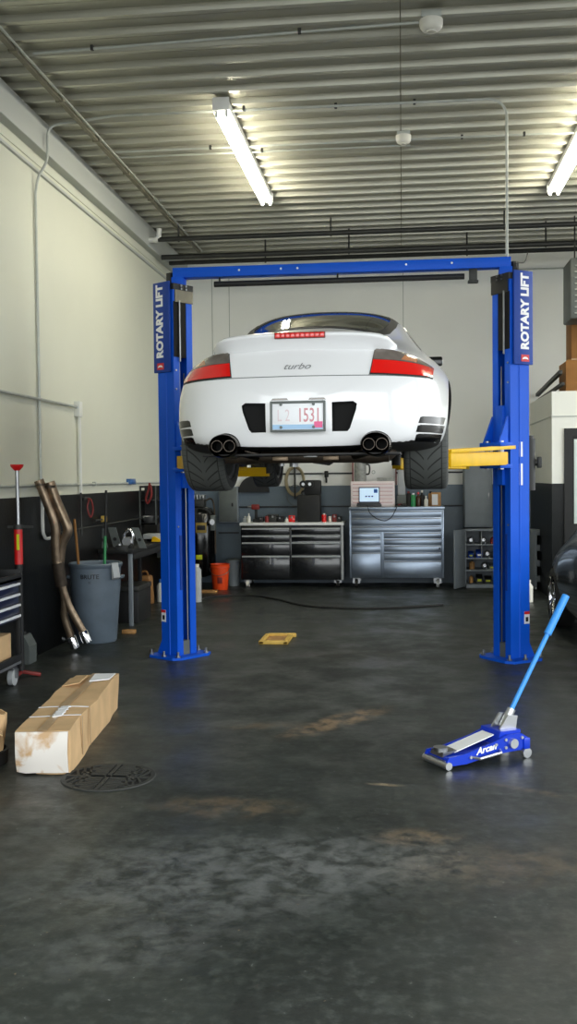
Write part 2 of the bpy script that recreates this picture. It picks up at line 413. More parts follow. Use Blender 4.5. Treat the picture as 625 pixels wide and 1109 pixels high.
# vertical panel joints of the back wall
struct(MB().box(-2.93, -2.92, YB-.004, YB, 1.5, 4.9).box(-2.66, -2.65, YB-.004, YB, 1.5, 4.9).box(.02, .03, YB-.004, YB, 1.5, 4.9).build('trim_4', 'galv', smooth=0))
# office partition built out from the back right
OX, OY, OZ = 1.92, 13.45, 2.71
struct(MB().box(OX, OX+.12, OY+.12, YB, 0, OZ).build('wall_office_side', 'office', smooth=0))
dx0 = at(611, 500, Y=OY).x; dz = at(611, 464, Y=OY).z
struct(MB().box(OX, dx0, OY, OY+.12, 0, OZ).box(dx0, dx0+1.15, OY, OY+.12, dz, OZ).box(dx0+1.15, XR, OY, OY+.12, 0, OZ).build('wall_office_front', 'office', smooth=0))
struct(MB().box(OX+.12, XR, OY+.12, YB, OZ-.1, OZ-.005).build('ceiling_office', 'office', smooth=0))
tz_ = at(598, 451, Y=OY).z
struct(MB().box(OX-.012, XR, OY-.012, OY, tz_-.008, tz_+.008).box(OX-.012, OX, OY, YB, tz_-.008, tz_+.008).build('trim_5', 'ledger', smooth=0))
d1 = struct(MB().box(dx0, dx0+.1, OY-.03, OY+.05, 0, dz).box(dx0+1.05, dx0+1.15, OY-.03, OY+.05, 0, dz).box(dx0+.1, dx0+1.05, OY-.03, OY+.05, dz-.1, dz).build('door_1', 'black', smooth=0))
MB().box(dx0+.1, dx0+1.05, OY, OY+.03, 0, dz-.1).build('door_leaf', 'black', d1)
MB().box(dx0+.125, dx0+.95, OY-.012, OY-.002, 1.0, dz-.14).build('pane', 'doorpane', d1)
# ---------------------------------------------------------------- ceiling lamps and services
lt = thing('fluorescent_light', 'long twin-tube fluorescent ceiling lamp above the left bay, glowing in full view', 'light', (-1.567, 10.44, ZC-.02), 0, 'fluorescent ceiling lamps')
L2 = 1.52
MB().box(-.062, .062, -L2, L2, -.075, .0, .008).build('housing', 'white', lt)
for s in (-1, 1):
    MB().box(-.075, .075, s*L2-.012, s*L2+.012, -.11, 0, .004).build('end_cap', 'white', lt)
    for e in (-1, 1):
        MB().box(s*.045-.014, s*.045+.014, e*(L2-.035)-.016, e*(L2-.035)+.016, -.16, -.07, .004).build('lamp_holder', 'white', lt)
    MB().cyl((s*.045, -L2+.03, -.125), (s*.045, L2-.03, -.125), .019, seg=12).build('fluorescent_tube', 'tube', lt)
dup(lt, (1.74, 10.5, ZC-.02), 'long twin-tube fluorescent ceiling lamp on the right, cut by the photo edge')

dup(lt, (4.4, 10.5, ZC-.02), 'long twin-tube fluorescent lamp added unseen over the far right bay to brighten the room')  # extra lamp out of view, added only to raise the light level

def detector(p, label, r):
    t = thing('smoke_detector', label, 'detector', p, 0, 'round white ceiling detectors')
    MB().box(-r*.85, r*.85, -r*.85, r*.85, -.03, 0.02, .006).build('junction_box', 'galv', t)
    MB().lathe([(0, -.11), (r*.55, -.108), (r*.8, -.098), (r*.95, -.08), (r, -.06), (r, -.03), (0, -.03)]).build('cover', 'plastic_white', t)
    MB().lathe([(r*.25, -.116), (r*.42, -.116), (r*.42, -.1), (r*.25, -.1)], seg=24).build('sensor_ring', 'plastic_white', t)
detector((at(467, 22, Z=4.95).x, at(467, 22, Z=4.95).y, ZC-.02), 'large round white detector hanging from the ceiling nearest the camera', .085)
detector((at(437, 147, Z=4.95).x, at(437, 147, Z=4.95).y, ZC-.02), 'small round white detector farther back on the ceiling, on the paired conduits', .075)

def pipe(name, label, pts, r, m, cat='pipe', clamps=(), group=None, seg=8, clampmat='iron', bev=0):
    o = MB().tube(pts, r, seg).build(name, m)
    tag(o, label, cat, group)
    for c in clamps:
        c = V(c); MB().box(c.x-.012, c.x+.012, c.y-.016, c.y+.016, c.z-r*1.2, c.z+r*2.4, .003).build('pipe_clamp', clampmat, o)
    return o
zc = ZC-.045
# strut running front to back
st = thing('ceiling_strut', 'long olive grey strut channel hung under the ceiling, running front to back', 'strut', (0, 0, 0))
a, b = at(0, 38, Z=4.93), at(216, 273, Z=4.93)
d = (b-a).normalized(); a2 = a-d*2.5
MB().bar(a2, b, .041, .03).build('channel', 'strut', st)
MB().bar(a2+V((.045, 0, .01)), b+V((.045, 0, .01)), .014, .014).build('attached_wire', 'galv', st)
for k in range(9):
    p = a2.lerp(b, (k+.6)/9.3); MB().box(p.x-.035, p.x+.035, p.y-.02, p.y+.02, p.z-.02, ZC-.018, .003).build('clamp', 'strut', st)
a, b = at(36, 58, Z=zc), at(456, 24, Z=zc)
pipe('conduit', 'thin bright conduit across the ceiling to the near round detector', [a, b], .011, 'galv', 'conduit', [a.lerp(b, .16), a.lerp(b, .7)])
a, b, c = at(62, 155, Y=9.05), at(105, 149, Y=9.1), at(120, 147, Z=zc)
wl = at(38, 190, X=XL+.02)
pts = [V((XL+.02, wl.y, 1.56))] + [V((XL+.02, wl.y, z)) for z in (2, 3, 4.2)]
pts += smoothpts([V((XL+.02, wl.y, 4.3)), V((XL+.05, wl.y, 4.45)), V((XL+.13, wl.y+.02, 4.62)), V((XL+.14, wl.y+.02, 4.85)), V((XL+.2, wl.y+.03, 4.93)), V((XL+.35, wl.y+.04, zc))], 5)
yv = 9.2
e = at(520, 122, Z=zc); pts2 = pts + [V((at(135, 140, Z=zc).x, 9.16, zc)), V((e.x-.1, 9.22, zc))]
xv = at(549, 200, Y=9.22).x
pts2 += arc((xv-.16, 9.22, zc-.16), .16, PI/2, 0, 6, (1, 0, 0), (0, 0, 1))
pts2 += [V((xv, 9.22, 3.55))]
pipe('conduit', 'grey conduit up the left wall, over the ceiling and down to the right lift column', pts2, .013, 'galv', 'conduit', [pts2[-9]+V((-1.2, 0, 0)), pts2[-9]+V((-.5, 0, 0)), V((-1.4, 9.17, zc))])
a, b = at(132, 188, Z=zc), at(600, 160, Z=zc)
ym = at(437, 152, Z=zc).y
pipe('conduit', 'front one of two parallel thin conduits crossing the ceiling to the small detector', [V((a.x, ym-.06, zc)), V((2.6, ym+.02, zc))], .011, 'galv', 'conduit', [V((-1.9, ym-.04, zc)), V((.6, ym, zc)), V((1.2, ym, zc))])
pipe('conduit', 'rear one of two parallel thin conduits crossing the ceiling to the small detector', [V((a.x, ym+.12, zc)), V((.1, ym+.16, zc))], .011, 'galv', 'conduit', [V((-1.4, ym+.13, zc))])
# iron pipes near the back wall
def ironpipe(px, py, z, label, r, rods, x1=5.3):
    p = at(px, py, Z=z); y0 = p.y
    o = MB().tube([V((XL+.12, y0, z)), V((x1, y0, z))], r, 10).build('iron_pipe', 'iron'); tag(o, label, 'pipe', 'dark pipes along the back of the ceiling')
    for x in rods: MB().cyl((x, y0, z-r-.01), (x, y0, ZC-.02), .012, seg=8).build('hanger_rod', 'iron', o)
    return y0
y1 = ironpipe(370, 252, 4.78, 'dark iron pipe crossing the ceiling, first one in front of the lift beam', .032, (-.9, 1.3, -2.9))
f = thing('pipe_elbow', 'small white pipe elbow at the left end of the dark ceiling pipe', 'fitting', (XL+.1, y1, 4.78))
MB().tube(smoothpts([(-.08, 0, 0), (0, 0, 0), (.1, 0, 0), (.13, 0, .03), (.14, 0, .14)], 3), .035, 10).build('elbow_body', 'pvc', f)
MB().cyl((.085, 0, 0), (.125, 0, 0.0), .044, seg=14).build('collar', 'pvc', f)
ironpipe(372, 272, 4.68, 'dark iron pipe just behind the first, second of three near the back wall', .035, (-.7, 1.9))
ironpipe(372, 278.5, 4.70, 'dark iron pipe hard against the back wall, last of three behind the lift beam', .03, (-1.9, .9))
# conduits and air line on the left wall
p = at(84, 441, X=XL+.03)
zt = p.z
pts = [V((XL+.03, p.y-2.9, zt)), V((XL+.03, p.y, zt))]
al = thing('air_line', 'white air pipe along the left wall that turns down past a block', 'pipe', (0, 0, 0))
MB().tube([V((XL+.03, p.y-4, zt)), V((XL+.03, p.y, zt))], .014, 8).build('feed_pipe', 'galv', al)
MB().tube([V((XL+.03, p.y+.05, zt-.02)), V((XL+.03, p.y+.06, 1.50))], .018, 8).build('drop_pipe', 'pvc', al)
MB().box(XL, XL+.06, p.y-.03, p.y+.08, zt-.1, zt+.06, .006).build('block', 'pvc', al)
MB().tube([V((XL+.03, p.y+.06, 1.50)), V((XL+.03, p.y+.06, 1.05))], .010, 8).build('hose_tail', 'iron', al)
h = at(60, 525, X=XL+.02)
hc = tag(MB().tube([V((XL+.02, 7.0, h.z)), V((XL+.02, 15.4, h.z-.01))], .013, 8).build('conduit', 'galv'), 'grey conduit running level along the left wall just above the black band', 'conduit')
for yy in (8.2, 9.6, 10.9, 12.6): MB().box(XL, XL+.04, yy-.015, yy+.015, h.z-.025, h.z+.02, .003).build('strap', 'galv', hc)
bv = at(142, 524, X=XL+.03)
MB().box(XL, XL+.06, bv.y-.12, bv.y+.12, h.z-.02, h.z+.05, .008).build('blue_coupling', 'bluevalve', hc)
lp = smoothpts([V((XL+.03, wl.y, 1.555)), V((XL+.03, wl.y, 1.2)), V((XL+.03, wl.y+.03, 1.12)), V((XL+.03, wl.y+.11, 1.08)), V((XL+.03, wl.y+.34, 1.09))], 5)
tag(MB().tube(lp, .017, 8).build('bent_pipe', 'pvc'), 'white pipe with a bend at the foot, on the black band behind the exhaust', 'pipe')
tag(MB().tube([V((XL+.03, 9.45, 1.12)), V((XL+.03, 14.2, 1.13))], .01, 6).build('low_conduit', 'iron'), 'dark thin conduit running low on the black band of the left wall', 'conduit')
cw = at(590, 291, Y=YB-.02)
tag(MB().tube([V((at(552, 290, Y=YB-.02).x, YB-.02, cw.z)), V((5.3, YB-.02, cw.z))], .012, 8).build('conduit', 'galv'), 'thin conduit running level across the top of the white back wall', 'conduit')

# unit heater hung at the upper right, boxes on the office roof
hx, hy = at(618, 310, Y=13.3).x, 13.3
hz0, hz1 = at(620, 345, Y=hy).z, at(620, 279, Y=hy).z
ht = thing('unit_heater', 'grey louvred unit heater hanging under the ceiling above the cardboard boxes', 'heater', (hx, hy, hz0))
MB().box(0, .75, 0, .6, 0, hz1-hz0, .02).build('casing', 'greyplate', ht)
for k in range(9): MB().box(.05, .70, -.03, .004, .06+k*(hz1-hz0-.1)/9, .075+k*(hz1-hz0-.1)/9).build('louver', 'galv', ht)
for x in (.1, .65): MB().cyl((x, .3, hz1-hz0), (x, .3, ZC-.02-hz0), .01, seg=8).build('hanger_rod', 'iron', ht)
bx = at(613, 420, Y=13.75)
def carton(name, label, loc, w, dd, hh, m, rz=0, group=None):
    t = thing(name, label, 'box', loc, rz, group)
    MB().box(0, w, 0, dd, 0, hh, .006).build('carton', m, t)
    MB().box(.0, w, -.002, .003, hh*.0, .03, 0).box(w*.46, w*.54, -.0025, dd, hh-.004, hh+.0015).build('tape', 'tape', t)
    MB().box(.004, w-.004, -.012, .012, hh-.002, hh+.012, .003).build('flap', m, t)
    return t
hh = at(613, 391, Y=13.75).z - OZ
carton('cardboard_box', 'lower brown cardboard box standing on the white office roof', (bx.x, 13.75, OZ), .8, .6, hh, 'carddark', 0, 'cardboard boxes on the office roof')
b2 = at(619, 391, Y=13.85)
carton('cardboard_box', 'taller brown cardboard box stacked on the lower box under the heater', (b2.x, 13.85, OZ+hh+.013), .55, .45, at(619, 344, Y=13.85).z-OZ-hh-.01, 'carddark', 0, 'cardboard boxes on the office roof')
pk = at(611, 408, Y=13.7)
for i, (dx, z0, z1, lb) in enumerate(((0, .14, .04, 'upper'), (.0, .02, .0, 'lower'))):
    o = MB().bar(V((pk.x-.06+i*.03, 13.6, OZ+.26-i*.15)), V((pk.x-.1, 15.6, OZ+.12-i*.1)), .05, .05-.01*i, .004).build('lumber_strip', 'iron')
    tag(o, f'{lb} long dark strip lying front to back on the white office roof beside the boxes', 'strip')

# ---------------------------------------------------------------- two-post lift
LY = 9.2
LXL, LXR = -2.07, .957
lift = thing('vehicle_lift', 'blue two-post vehicle lift with yellow arms holding up the white car', 'lift', ((LXL+LXR)/2, LY, 0))
HALF = (LXR-LXL)/2
def column(s):
    """s=-1 left, +1 right; built with opening direction o, turned towards the car and the camera"""
    a = math.radians(35)
    o = V((-s*math.cos(a), -math.sin(a), 0)); p = V((s*math.sin(a), -math.cos(a), 0))   # p: outward normal of the near side wall
    c = V((s*HALF, 0, 0))
    def W(u, v, z=0.): return c + o*u + p*v + V((0, 0, z))
    D, B, T = .107, .117, .011
    prof = [(-D, -B), (D, -B), (D, -.045), (D-T, -.045), (D-T, -B+T), (-D+T, -B+T), (-D+T, B-T), (D-T, B-T), (D-T, .045), (D, .045), (D, B), (.012, B), (.006, B+.006), (-.006, B+.006), (-.012, B), (-D, B)]
    H = 3.40
    mb = MB(); n = len(prof)
    A = [W(u, v, .02) for u, v in prof] + [W(u, v, H) for u, v in prof]
    mb.faces(A, [(i, (i+1) % n, n+(i+1) % n, n+i) for i in range(n)] + [tuple(range(n, 2*n))])
    bmesh.ops.recalc_face_normals(mb.bm, faces=mb.bm.faces[:])
    col = mb.build('column', 'blue', lift, smooth=0)
    def LB(name, u0, u1, v0, v1, z0, z1, m, bev=0., par=col):
        q = Matrix((o, p, V((0, 0, 1)))).transposed().to_4x4(); q.translation = c
        return MB().box(u0, u1, v0, v1, z0, z1, bev, q).build(name, m, par)
    # base plate with clipped corners, gussets, anchor bolts
    bp = MB(); pts = [(-.2, -.18), (-.14, -.24), (.17, -.24), (.22, -.17), (.22, .17), (.17, .24), (-.14, .24), (-.2, .18)]
    bp.faces([W(u, v, 0) for u, v in pts]+[W(u, v, .022) for u, v in pts], [tuple(range(8))[::-1], tuple(range(8, 16))]+[(i, (i+1) % 8, 8+(i+1) % 8, 8+i) for i in range(8)])
    bmesh.ops.recalc_face_normals(bp.bm, faces=bp.bm.faces[:])
    bp.build('base_plate', 'blue', col, smooth=0)
    for u, v in ((-.16, -.2), (.18, -.17), (.17, .17), (-.16, .2), (.03, .215), (.03, -.215)):
        MB().cyl(W(u, v, .02), W(u, v, .035), .024, seg=6).cyl(W(u, v, .035), W(u, v, .07), .012, seg=10).build('anchor_bolt', 'steel', col)
    for v in (-B, B):
        g = MB(); q = [(-D, .02), (-D-.07, .02), (-D, .16)]
        g.faces([W(u, v*.9-.006, z) for u, z in q]+[W(u, v*.9+.006, z) for u, z in q], [(0, 1, 2), (5, 4, 3), (0, 3, 4, 1), (1, 4, 5, 2), (2, 5, 3, 0)]); g.build('gusset', 'blue', col, smooth=0)
    # inside of the slot: guide rails, screw/cable, foot block
    LB('guide_rail', -.06, -.03, -.098, -.083, .05, 3.3, 'blue'); LB('guide_rail', -.06, -.03, .083, .098, .05, 3.3, 'blue')
    MB().cyl(W(.0, .0, .05), W(.0, .0, 1.75), .026, seg=12).build('hydraulic_ram', 'black', col)
    MB().cyl(W(.075, .028, .05), W(.085, .03, 3.2), .007, seg=8).build('lift_cable', 'steel', col)
    MB().cyl(W(.08, -.036, .05), W(.08, -.03, 2.6), .006, seg=8).build('lift_cable', 'steel', col)
    LB('foot_block', .02, .100, -.04, .04, .022, .15, 'greyplate')
    LB('slot_cover', D, D+.006, .05, .075, .62, 1.12, 'sign_blue')
    # head bracket, name panel with lettering
    LB('head_bracket', .0, D+.012, -B-.004, B-.02, 3.235, 3.345, 'strut' if s < 0 else 'black')
    LB('head_cap', -.03, D+.014, -B-.006, B+.004, 3.345, 3.40, 'black')
    for u in (.05, .11):
        for z in (3.355, 3.385): MB().cyl(W(D+.012, u-.08, z), W(D+.024, u-.08, z), .010, seg=8).build('bolt', 'steel', col)
    LB('column_extension', -.06, 0.0, -.05, .04, 3.38, 3.52, 'black')
    LB('slot_shadow_box', .03, D+.004, -.035, B-.004, 2.74, 3.24, 'pit')  # near-black box stands in for the shade inside the open slot
    MB().cyl(W(D+.014, .05, 2.70), W(D+.014, .05, 3.25), .008, seg=8).build('lift_cable', 'steel', col)
    for z in (1.2, 2.45, 2.62): MB().cyl(W(D, .09, z), W(D+.008, .09, z), .009, seg=8).build('bolt', 'steel', col)
    z0, z1 = 2.605, 3.42
    pan = LB('sign_panel', -D-.022, .085, B+.008, B+.028, z0, z1, 'sign_blue', .004)
    r = V((0, 0, 1)).cross(p)
    uc = -.038
    MB().text('ROTARY LIFT', .118, (0, 0, 1), -r, W(uc, B+.030, z0+.46), .0015, .0055, 0, .935).build('lettering', 'signwhite', col, smooth=0)
    q = Matrix((o, p, V((0, 0, 1)))).transposed().to_4x4(); q.translation = c
    MB().box(uc-.045, uc+.045, B+.028, B+.031, z0+.025, z0+.085, .0, q).build('emblem', 'signred', col)
    em = []
    for k in range(9):
        t = PI*(.15+.7*k/8); em.append((uc+.036*math.cos(t), z0+.036+.03*math.sin(t)))
    for k in range(9):
        t = PI*(.85-.7*k/8); em.append((uc+.036*math.cos(t), z0+.036+.012*math.sin(t)))
    MB().prism(em, B+.030, B+.033, 'y', q).build('emblem_stroke', 'signwhite', col, smooth=0)
    # warning label low on the near wall
    wl_ = LB('warning_label', -.105, -.045, B, B+.003, .32, .43, 'label', 0)
    LB('warning_mark', -.09, -.06, B+.003, B+.004, .34, .38, 'black'); LB('warning_band', -.105, -.045, B+.003, B+.004, .405, .43, 'signred')
    if s > 0:
        LB('instruction_label', -.03, .01, B, B+.003, 1.55, 1.74, 'label'); LB('instruction_label', -.03, .01, B, B+.003, 1.80, 1.93, 'label')
    # carriage riding in the slot
    ca = LB('carriage', .0, .135, -.045, .045, 1.55, 2.25, 'blue', .004, lift)
    LB('carriage_head', .1, .24, -.14, .14, 1.70, 1.735, 'blue', .004, ca); LB('carriage_head', .1, .24, -.14, .14, 1.89, 1.925, 'blue', .004, ca)
    g = MB(); qq = [(.125, 1.92), (.23, 1.92), (.125, 2.16)]
    for v in (-.1, .1):
        g.faces([W(u, v-.01, z) for u, z in qq]+[W(u, v+.01, z) for u, z in qq], [(0, 1, 2), (5, 4, 3), (0, 3, 4, 1), (1, 4, 5, 2), (2, 5, 3, 0)])
    g.build('carriage_gusset', 'blue', ca, smooth=0)
    # arms: outer box and sliding inner bar out to a pad under the sill
    carx = -.615-(LXL+LXR)/2
    for (pv, py_, name) in ((.09, -1.72, 'rear'), (-.09, -.28, 'front')):
        piv = W(.19, pv); tgt = V((carx+s*.57, py_, 0))
        dr = (tgt-piv); dl = dr.length; dr.normalize()
        mid = piv+dr*dl*.58
        arm = MB()
        fz = -.045 if name == 'front' and s < 0 else 0
        arm.bar(piv+V((0, 0, 1.785))-dr*.03, mid+V((0, 0, 1.765+fz)), .11, .115, .006)
        am = arm.build('lift_arm', 'yellow', lift)
        MB().cyl(piv+V((0, 0, 1.69)), piv+V((0, 0, 1.94)), .026, seg=16).build('arm_pin', 'steel', am)
        MB().bar(mid+V((0, 0, 1.735+fz))-dr*.3, tgt+V((0, 0, 1.735+fz)), .075, .08, .004).build('inner_arm', 'yellow', am)
        nn = V((-dr.y, dr.x, 0))
        MB().bar(piv+V((0, 0, 1.885))-dr*.02, mid+V((0, 0, 1.838)), .03, .02, .003).build('arm_top_strap', 'yellow', am)
        MB().bar(piv+V((0, 0, 1.88))+nn*.13, mid+V((0, 0, 1.83))+nn*.05, .02, .03, .003).build('restraint_bar', 'yellow', am)
        MB().cyl(tgt+V((0, 0, 1.72+fz)), tgt+V((0, 0, 1.815)), .035, seg=16).cyl(tgt+V((0, 0, 1.81)), tgt+V((0, 0, 1.828)), .06, seg=20).build('lift_pad', 'black', am)
    return col, W
cl, WL = column(-1); cr, WR = column(1)
bm_ = MB().box(-HALF+.0, HALF-.0, -.06, .06, 3.465, 3.555, .004).box(-HALF-.01, -HALF+.1, -.07, .07, 3.385, 3.47, .003).box(HALF-.1, HALF+.01, -.07, .07, 3.385, 3.47, .003)
beam = bm_.build('overhead_beam', 'blue', lift)
for x in (-.52, -.37, -.9, .6, 1.0): MB().cyl((x, -.06, 3.515), (x, -.066, 3.515), .010, seg=8).build('bolt', 'alu', beam)
xa, xb = at(232, 305, Y=LY).x-lift.location.x, at(503, 295, Y=LY).x-lift.location.x
sb = MB().tube([(xa, 0, 3.405), (xb, 0, 3.405)], .026, 10).build('shutoff_bar', 'black', lift)
sx = at(513, 297, Y=LY).x-lift.location.x
MB().box(sx-.04, sx+.03, -.03, .03, 3.36, 3.47, .006).box(sx-.05, sx+.04, -.035, .035, 3.345, 3.365, .004).build('limit_switch', 'iron', sb)
for x in (xa+.05, (xa+xb)/2): MB().cyl((x, 0, 3.40), (x, 0, 3.47), .008, seg=8).build('bar_hanger', 'black', sb)
# power unit on the outside of the right column
pu = MB().cyl((HALF+.15, .1, 1.50), (HALF+.15, .1, 1.96), .075, seg=20).cyl((HALF+.15, .1, 1.9), (HALF+.15, .1, 1.99), .06, seg=20).build('power_unit', 'black', lift)
MB().cyl((HALF+.2, .1, 1.75), (HALF+.27, .1, 1.75), .03, seg=12).box(HALF+.24, HALF+.28, .06, .14, 1.70, 1.80, .01).build('motor_switch', 'iron', pu)
MB().tube(smoothpts([(HALF+.15, .1, 1.5), (HALF+.17, .1, 1.3), (HALF+.14, .08, 1.1), (HALF+.13, .08, .6)], 5), .009, 8).build('hydraulic_hose', 'rubber', pu)
MB().tube(smoothpts([WR(-.05, .05, 3.42), WR(-.02, .05, 3.5), WR(-.12, .05, 3.52), WR(-.2, 0, 3.62)], 5), .006, 6).build('power_cable', 'iron', lift)
# ---------------------------------------------------------------- cars
def yrear(x, z):
    x = abs(x)
    def itp(t, tab):
        if t <= tab[0][0]: return tab[0][1]
        for (a, b), (c, d) in zip(tab, tab[1:]):
            if t <= c: return b+(d-b)*(t-a)/(c-a)
        return tab[-1][1]
    a = itp(x, ((0, 0), (.2, .005), (.35, .018), (.5, .05), (.62, .11), (.70, .18), (.76, .27), (.82, .4)))
    b = itp(z, ((.22, .07), (.27, .035), (.36, .008), (.45, 0), (.60, .0), (.66, .018), (.70, .05), (.80, .085), (.88, .13), (.93, .2)))
    return a+b
H_D = [(0, .77), (.18, .76), (.32, .74), (.40, .71), (.45, .66), (.47, .58), (.47, .48), (.45, .38), (.40, .31), (.25, .30), (0, .30)]
H_C = [(0, .86), (.20, .855), (.38, .845), (.50, .81), (.585, .75), (.625, .65), (.635, .50), (.62, .37), (.56, .305), (.35, .28), (0, .278)]
H_B = [(0, .92), (.24, .915), (.45, .89), (.585, .845), (.685, .765), (.725, .665), (.735, .50), (.715, .36), (.655, .285), (.42, .262), (0, .26)]
ST = [  # y, half profile: roof centre .. underside centre
 (.37, [(0, .955), (.26, .95), (.49, .925), (.645, .865), (.755, .775), (.815, .675), (.835, .50), (.825, .36), (.765, .275), (.45, .258), (0, .258)]),
 (.66, [(0, 1.05), (.28, 1.035), (.53, .97), (.71, .885), (.835, .785), (.892, .66), (.905, .48), (.885, .34), (.83, .25), (.5, .24), (0, .24)]),
 (.95, [(0, 1.15), (.33, 1.12), (.57, 1.01), (.76, .905), (.885, .80), (.935, .66), (.925, .48), (.88, .33), (.80, .25), (.5, .25), (0, .25)]),
 (1.3, [(0, 1.262), (.38, 1.238), (.575, 1.135), (.71, .965), (.865, .83), (.92, .67), (.905, .48), (.87, .31), (.80, .25), (.5, .29), (0, .29)]),
 (1.7, [(0, 1.352), (.38, 1.332), (.575, 1.25), (.705, 1.01), (.835, .86), (.885, .68), (.88, .48), (.86, .30), (.79, .24), (.5, .30), (0, .30)]),
 (2.15, [(0, 1.392), (.35, 1.374), (.56, 1.285), (.705, 1.04), (.82, .88), (.865, .69), (.865, .48), (.85, .30), (.78, .24), (.5, .30), (0, .30)]),
 (2.55, [(0, 1.372), (.35, 1.35), (.57, 1.255), (.71, 1.04), (.815, .88), (.862, .69), (.862, .48), (.85, .30), (.78, .24), (.5, .30), (0, .30)]),
 (2.95, [(0, 1.17), (.36, 1.15), (.60, 1.09), (.71, .99), (.82, .87), (.87, .69), (.868, .48), (.85, .30), (.78, .24), (.5, .29), (0, .29)]),
 (3.3, [(0, .965), (.30, .955), (.52, .935), (.69, .915), (.82, .85), (.89, .68), (.885, .48), (.86, .30), (.78, .24), (.5, .26), (0, .26)]),
 (3.75, [(0, .86), (.28, .85), (.48, .845), (.66, .855), (.78, .79), (.855, .64), (.86, .45), (.83, .30), (.74, .24), (.5, .24), (0, .24)]),
 (4.15, [(0, .74), (.25, .735), (.44, .735), (.60, .735), (.70, .68), (.765, .55), (.77, .42), (.74, .30), (.66, .25), (.4, .24), (0, .24)]),
 (4.38, [(0, .60), (.2, .595), (.36, .59), (.48, .58), (.56, .53), (.60, .47), (.60, .40), (.58, .32), (.5, .28), (.3, .27), (0, .27)]),
 (4.44, [(0, .50), (.12, .495), (.2, .49), (.27, .48), (.31, .46), (.33, .43), (.33, .39), (.31, .36), (.27, .34), (.15, .33), (0, .33)]),
]
def body_mesh(cut=True, paint='carwhite', sy=1.0, tall=0.):
    rings = []
    H_E = [(x*.45, .52+(z-.52)*.45) for x, z in H_D]
    for h in (H_E, H_D, H_C, H_B): rings.append([(x, yrear(x, z), z) for x, z in h])
    for y, h in ST:
        k = tall*max(0, min(1, (y-.7)/.8))*max(0, min(1, (4.3-y)/.8)); rings.append([(x*(1+k*.6) if z > .72 else x, y, z*(1+k) if z > .62 else z) for x, z in h])
    bm = bmesh.new(); R = []
    for r in rings:
        full = [V((x, y*sy, z)) for x, y, z in r] + [V((-x, y*sy, z)) for x, y, z in r[-2:0:-1]]
        R.append([bm.verts.new(p) for p in full])
    n = len(R[0])
    for A, B in zip(R, R[1:]):
        for i in range(n): bm.faces.new((A[i], A[(i+1) % n], B[(i+1) % n], B[i]))
    bm.faces.new(R[0]); bm.faces.new(R[-1][::-1])
    bmesh.ops.recalc_face_normals(bm, faces=bm.faces[:])
    me = bpy.data.meshes.new('b'); bm.to_mesh(me); bm.free()
    me.materials.append(M[paint]); me.materials.append(M['underblack'])
    o = bpy.data.objects.new('b', me); COL.objects.link(o)
    sm = o.modifiers.new('s', 'SUBSURF'); sm.levels = sm.render_levels = 3
    dg = bpy.context.evaluated_depsgraph_get()
    me2 = bpy.data.meshes.new_from_object(o.evaluated_get(dg)); o.modifiers.clear(); o.data = me2
    clean = me2.copy()
    cm = MB()
    for s in (-1, 1):
        cm.cyl((s*.50, .95*sy, .39), (s*1.2, .95*sy, .39), .342, seg=48)
        cm.cyl((s*.50, 3.30*sy, .38), (s*1.2, 3.30*sy, .38), .345, seg=48)
        if cut:
            q = [(s*.20, .362), (s*.20, .535), (s*.325, .54), (s*.348, .525), (s*.343, .49), (s*.305, .38), (s*.29, .362)]
            if s < 0: q = q[::-1]
            cm.prism(q, -.1, .085, 'y')
            cm.prism([(s*.457+.092*math.cos(t*PI/12), .285+.078*math.sin(t*PI/12)) for t in range(24)], -.1, .36, 'y')
    bmesh.ops.recalc_face_normals(cm.bm, faces=cm.bm.faces[:])
    c = cm.build('cut', 'underblack', smooth=0)
    bo = o.modifiers.new('b', 'BOOLEAN'); bo.operation = 'DIFFERENCE'; bo.object = c; bo.solver = 'EXACT'; bo.material_mode = 'TRANSFER'
    dg = bpy.context.evaluated_depsgraph_get(); dg.update()
    out = bpy.data.meshes.new_from_object(o.evaluated_get(dg))
    bpy.data.objects.remove(o); bpy.data.objects.remove(c)
    for p in out.polygons:
        if p.normal.z < -.75 and p.center.z < .36: p.material_index = 1 if out.materials[min(1, len(out.materials)-1)] == M['underblack'] else p.material_index
    idx = [i for i, m in enumerate(out.materials) if m == M['underblack']][-1]
    for p in out.polygons:
        if p.normal.z < -.75 and p.center.z < .36: p.material_index = idx
    bm = bmesh.new(); bm.from_mesh(clean); bv = BVHTree.FromBMesh(bm); bm.free()
    return out, bv
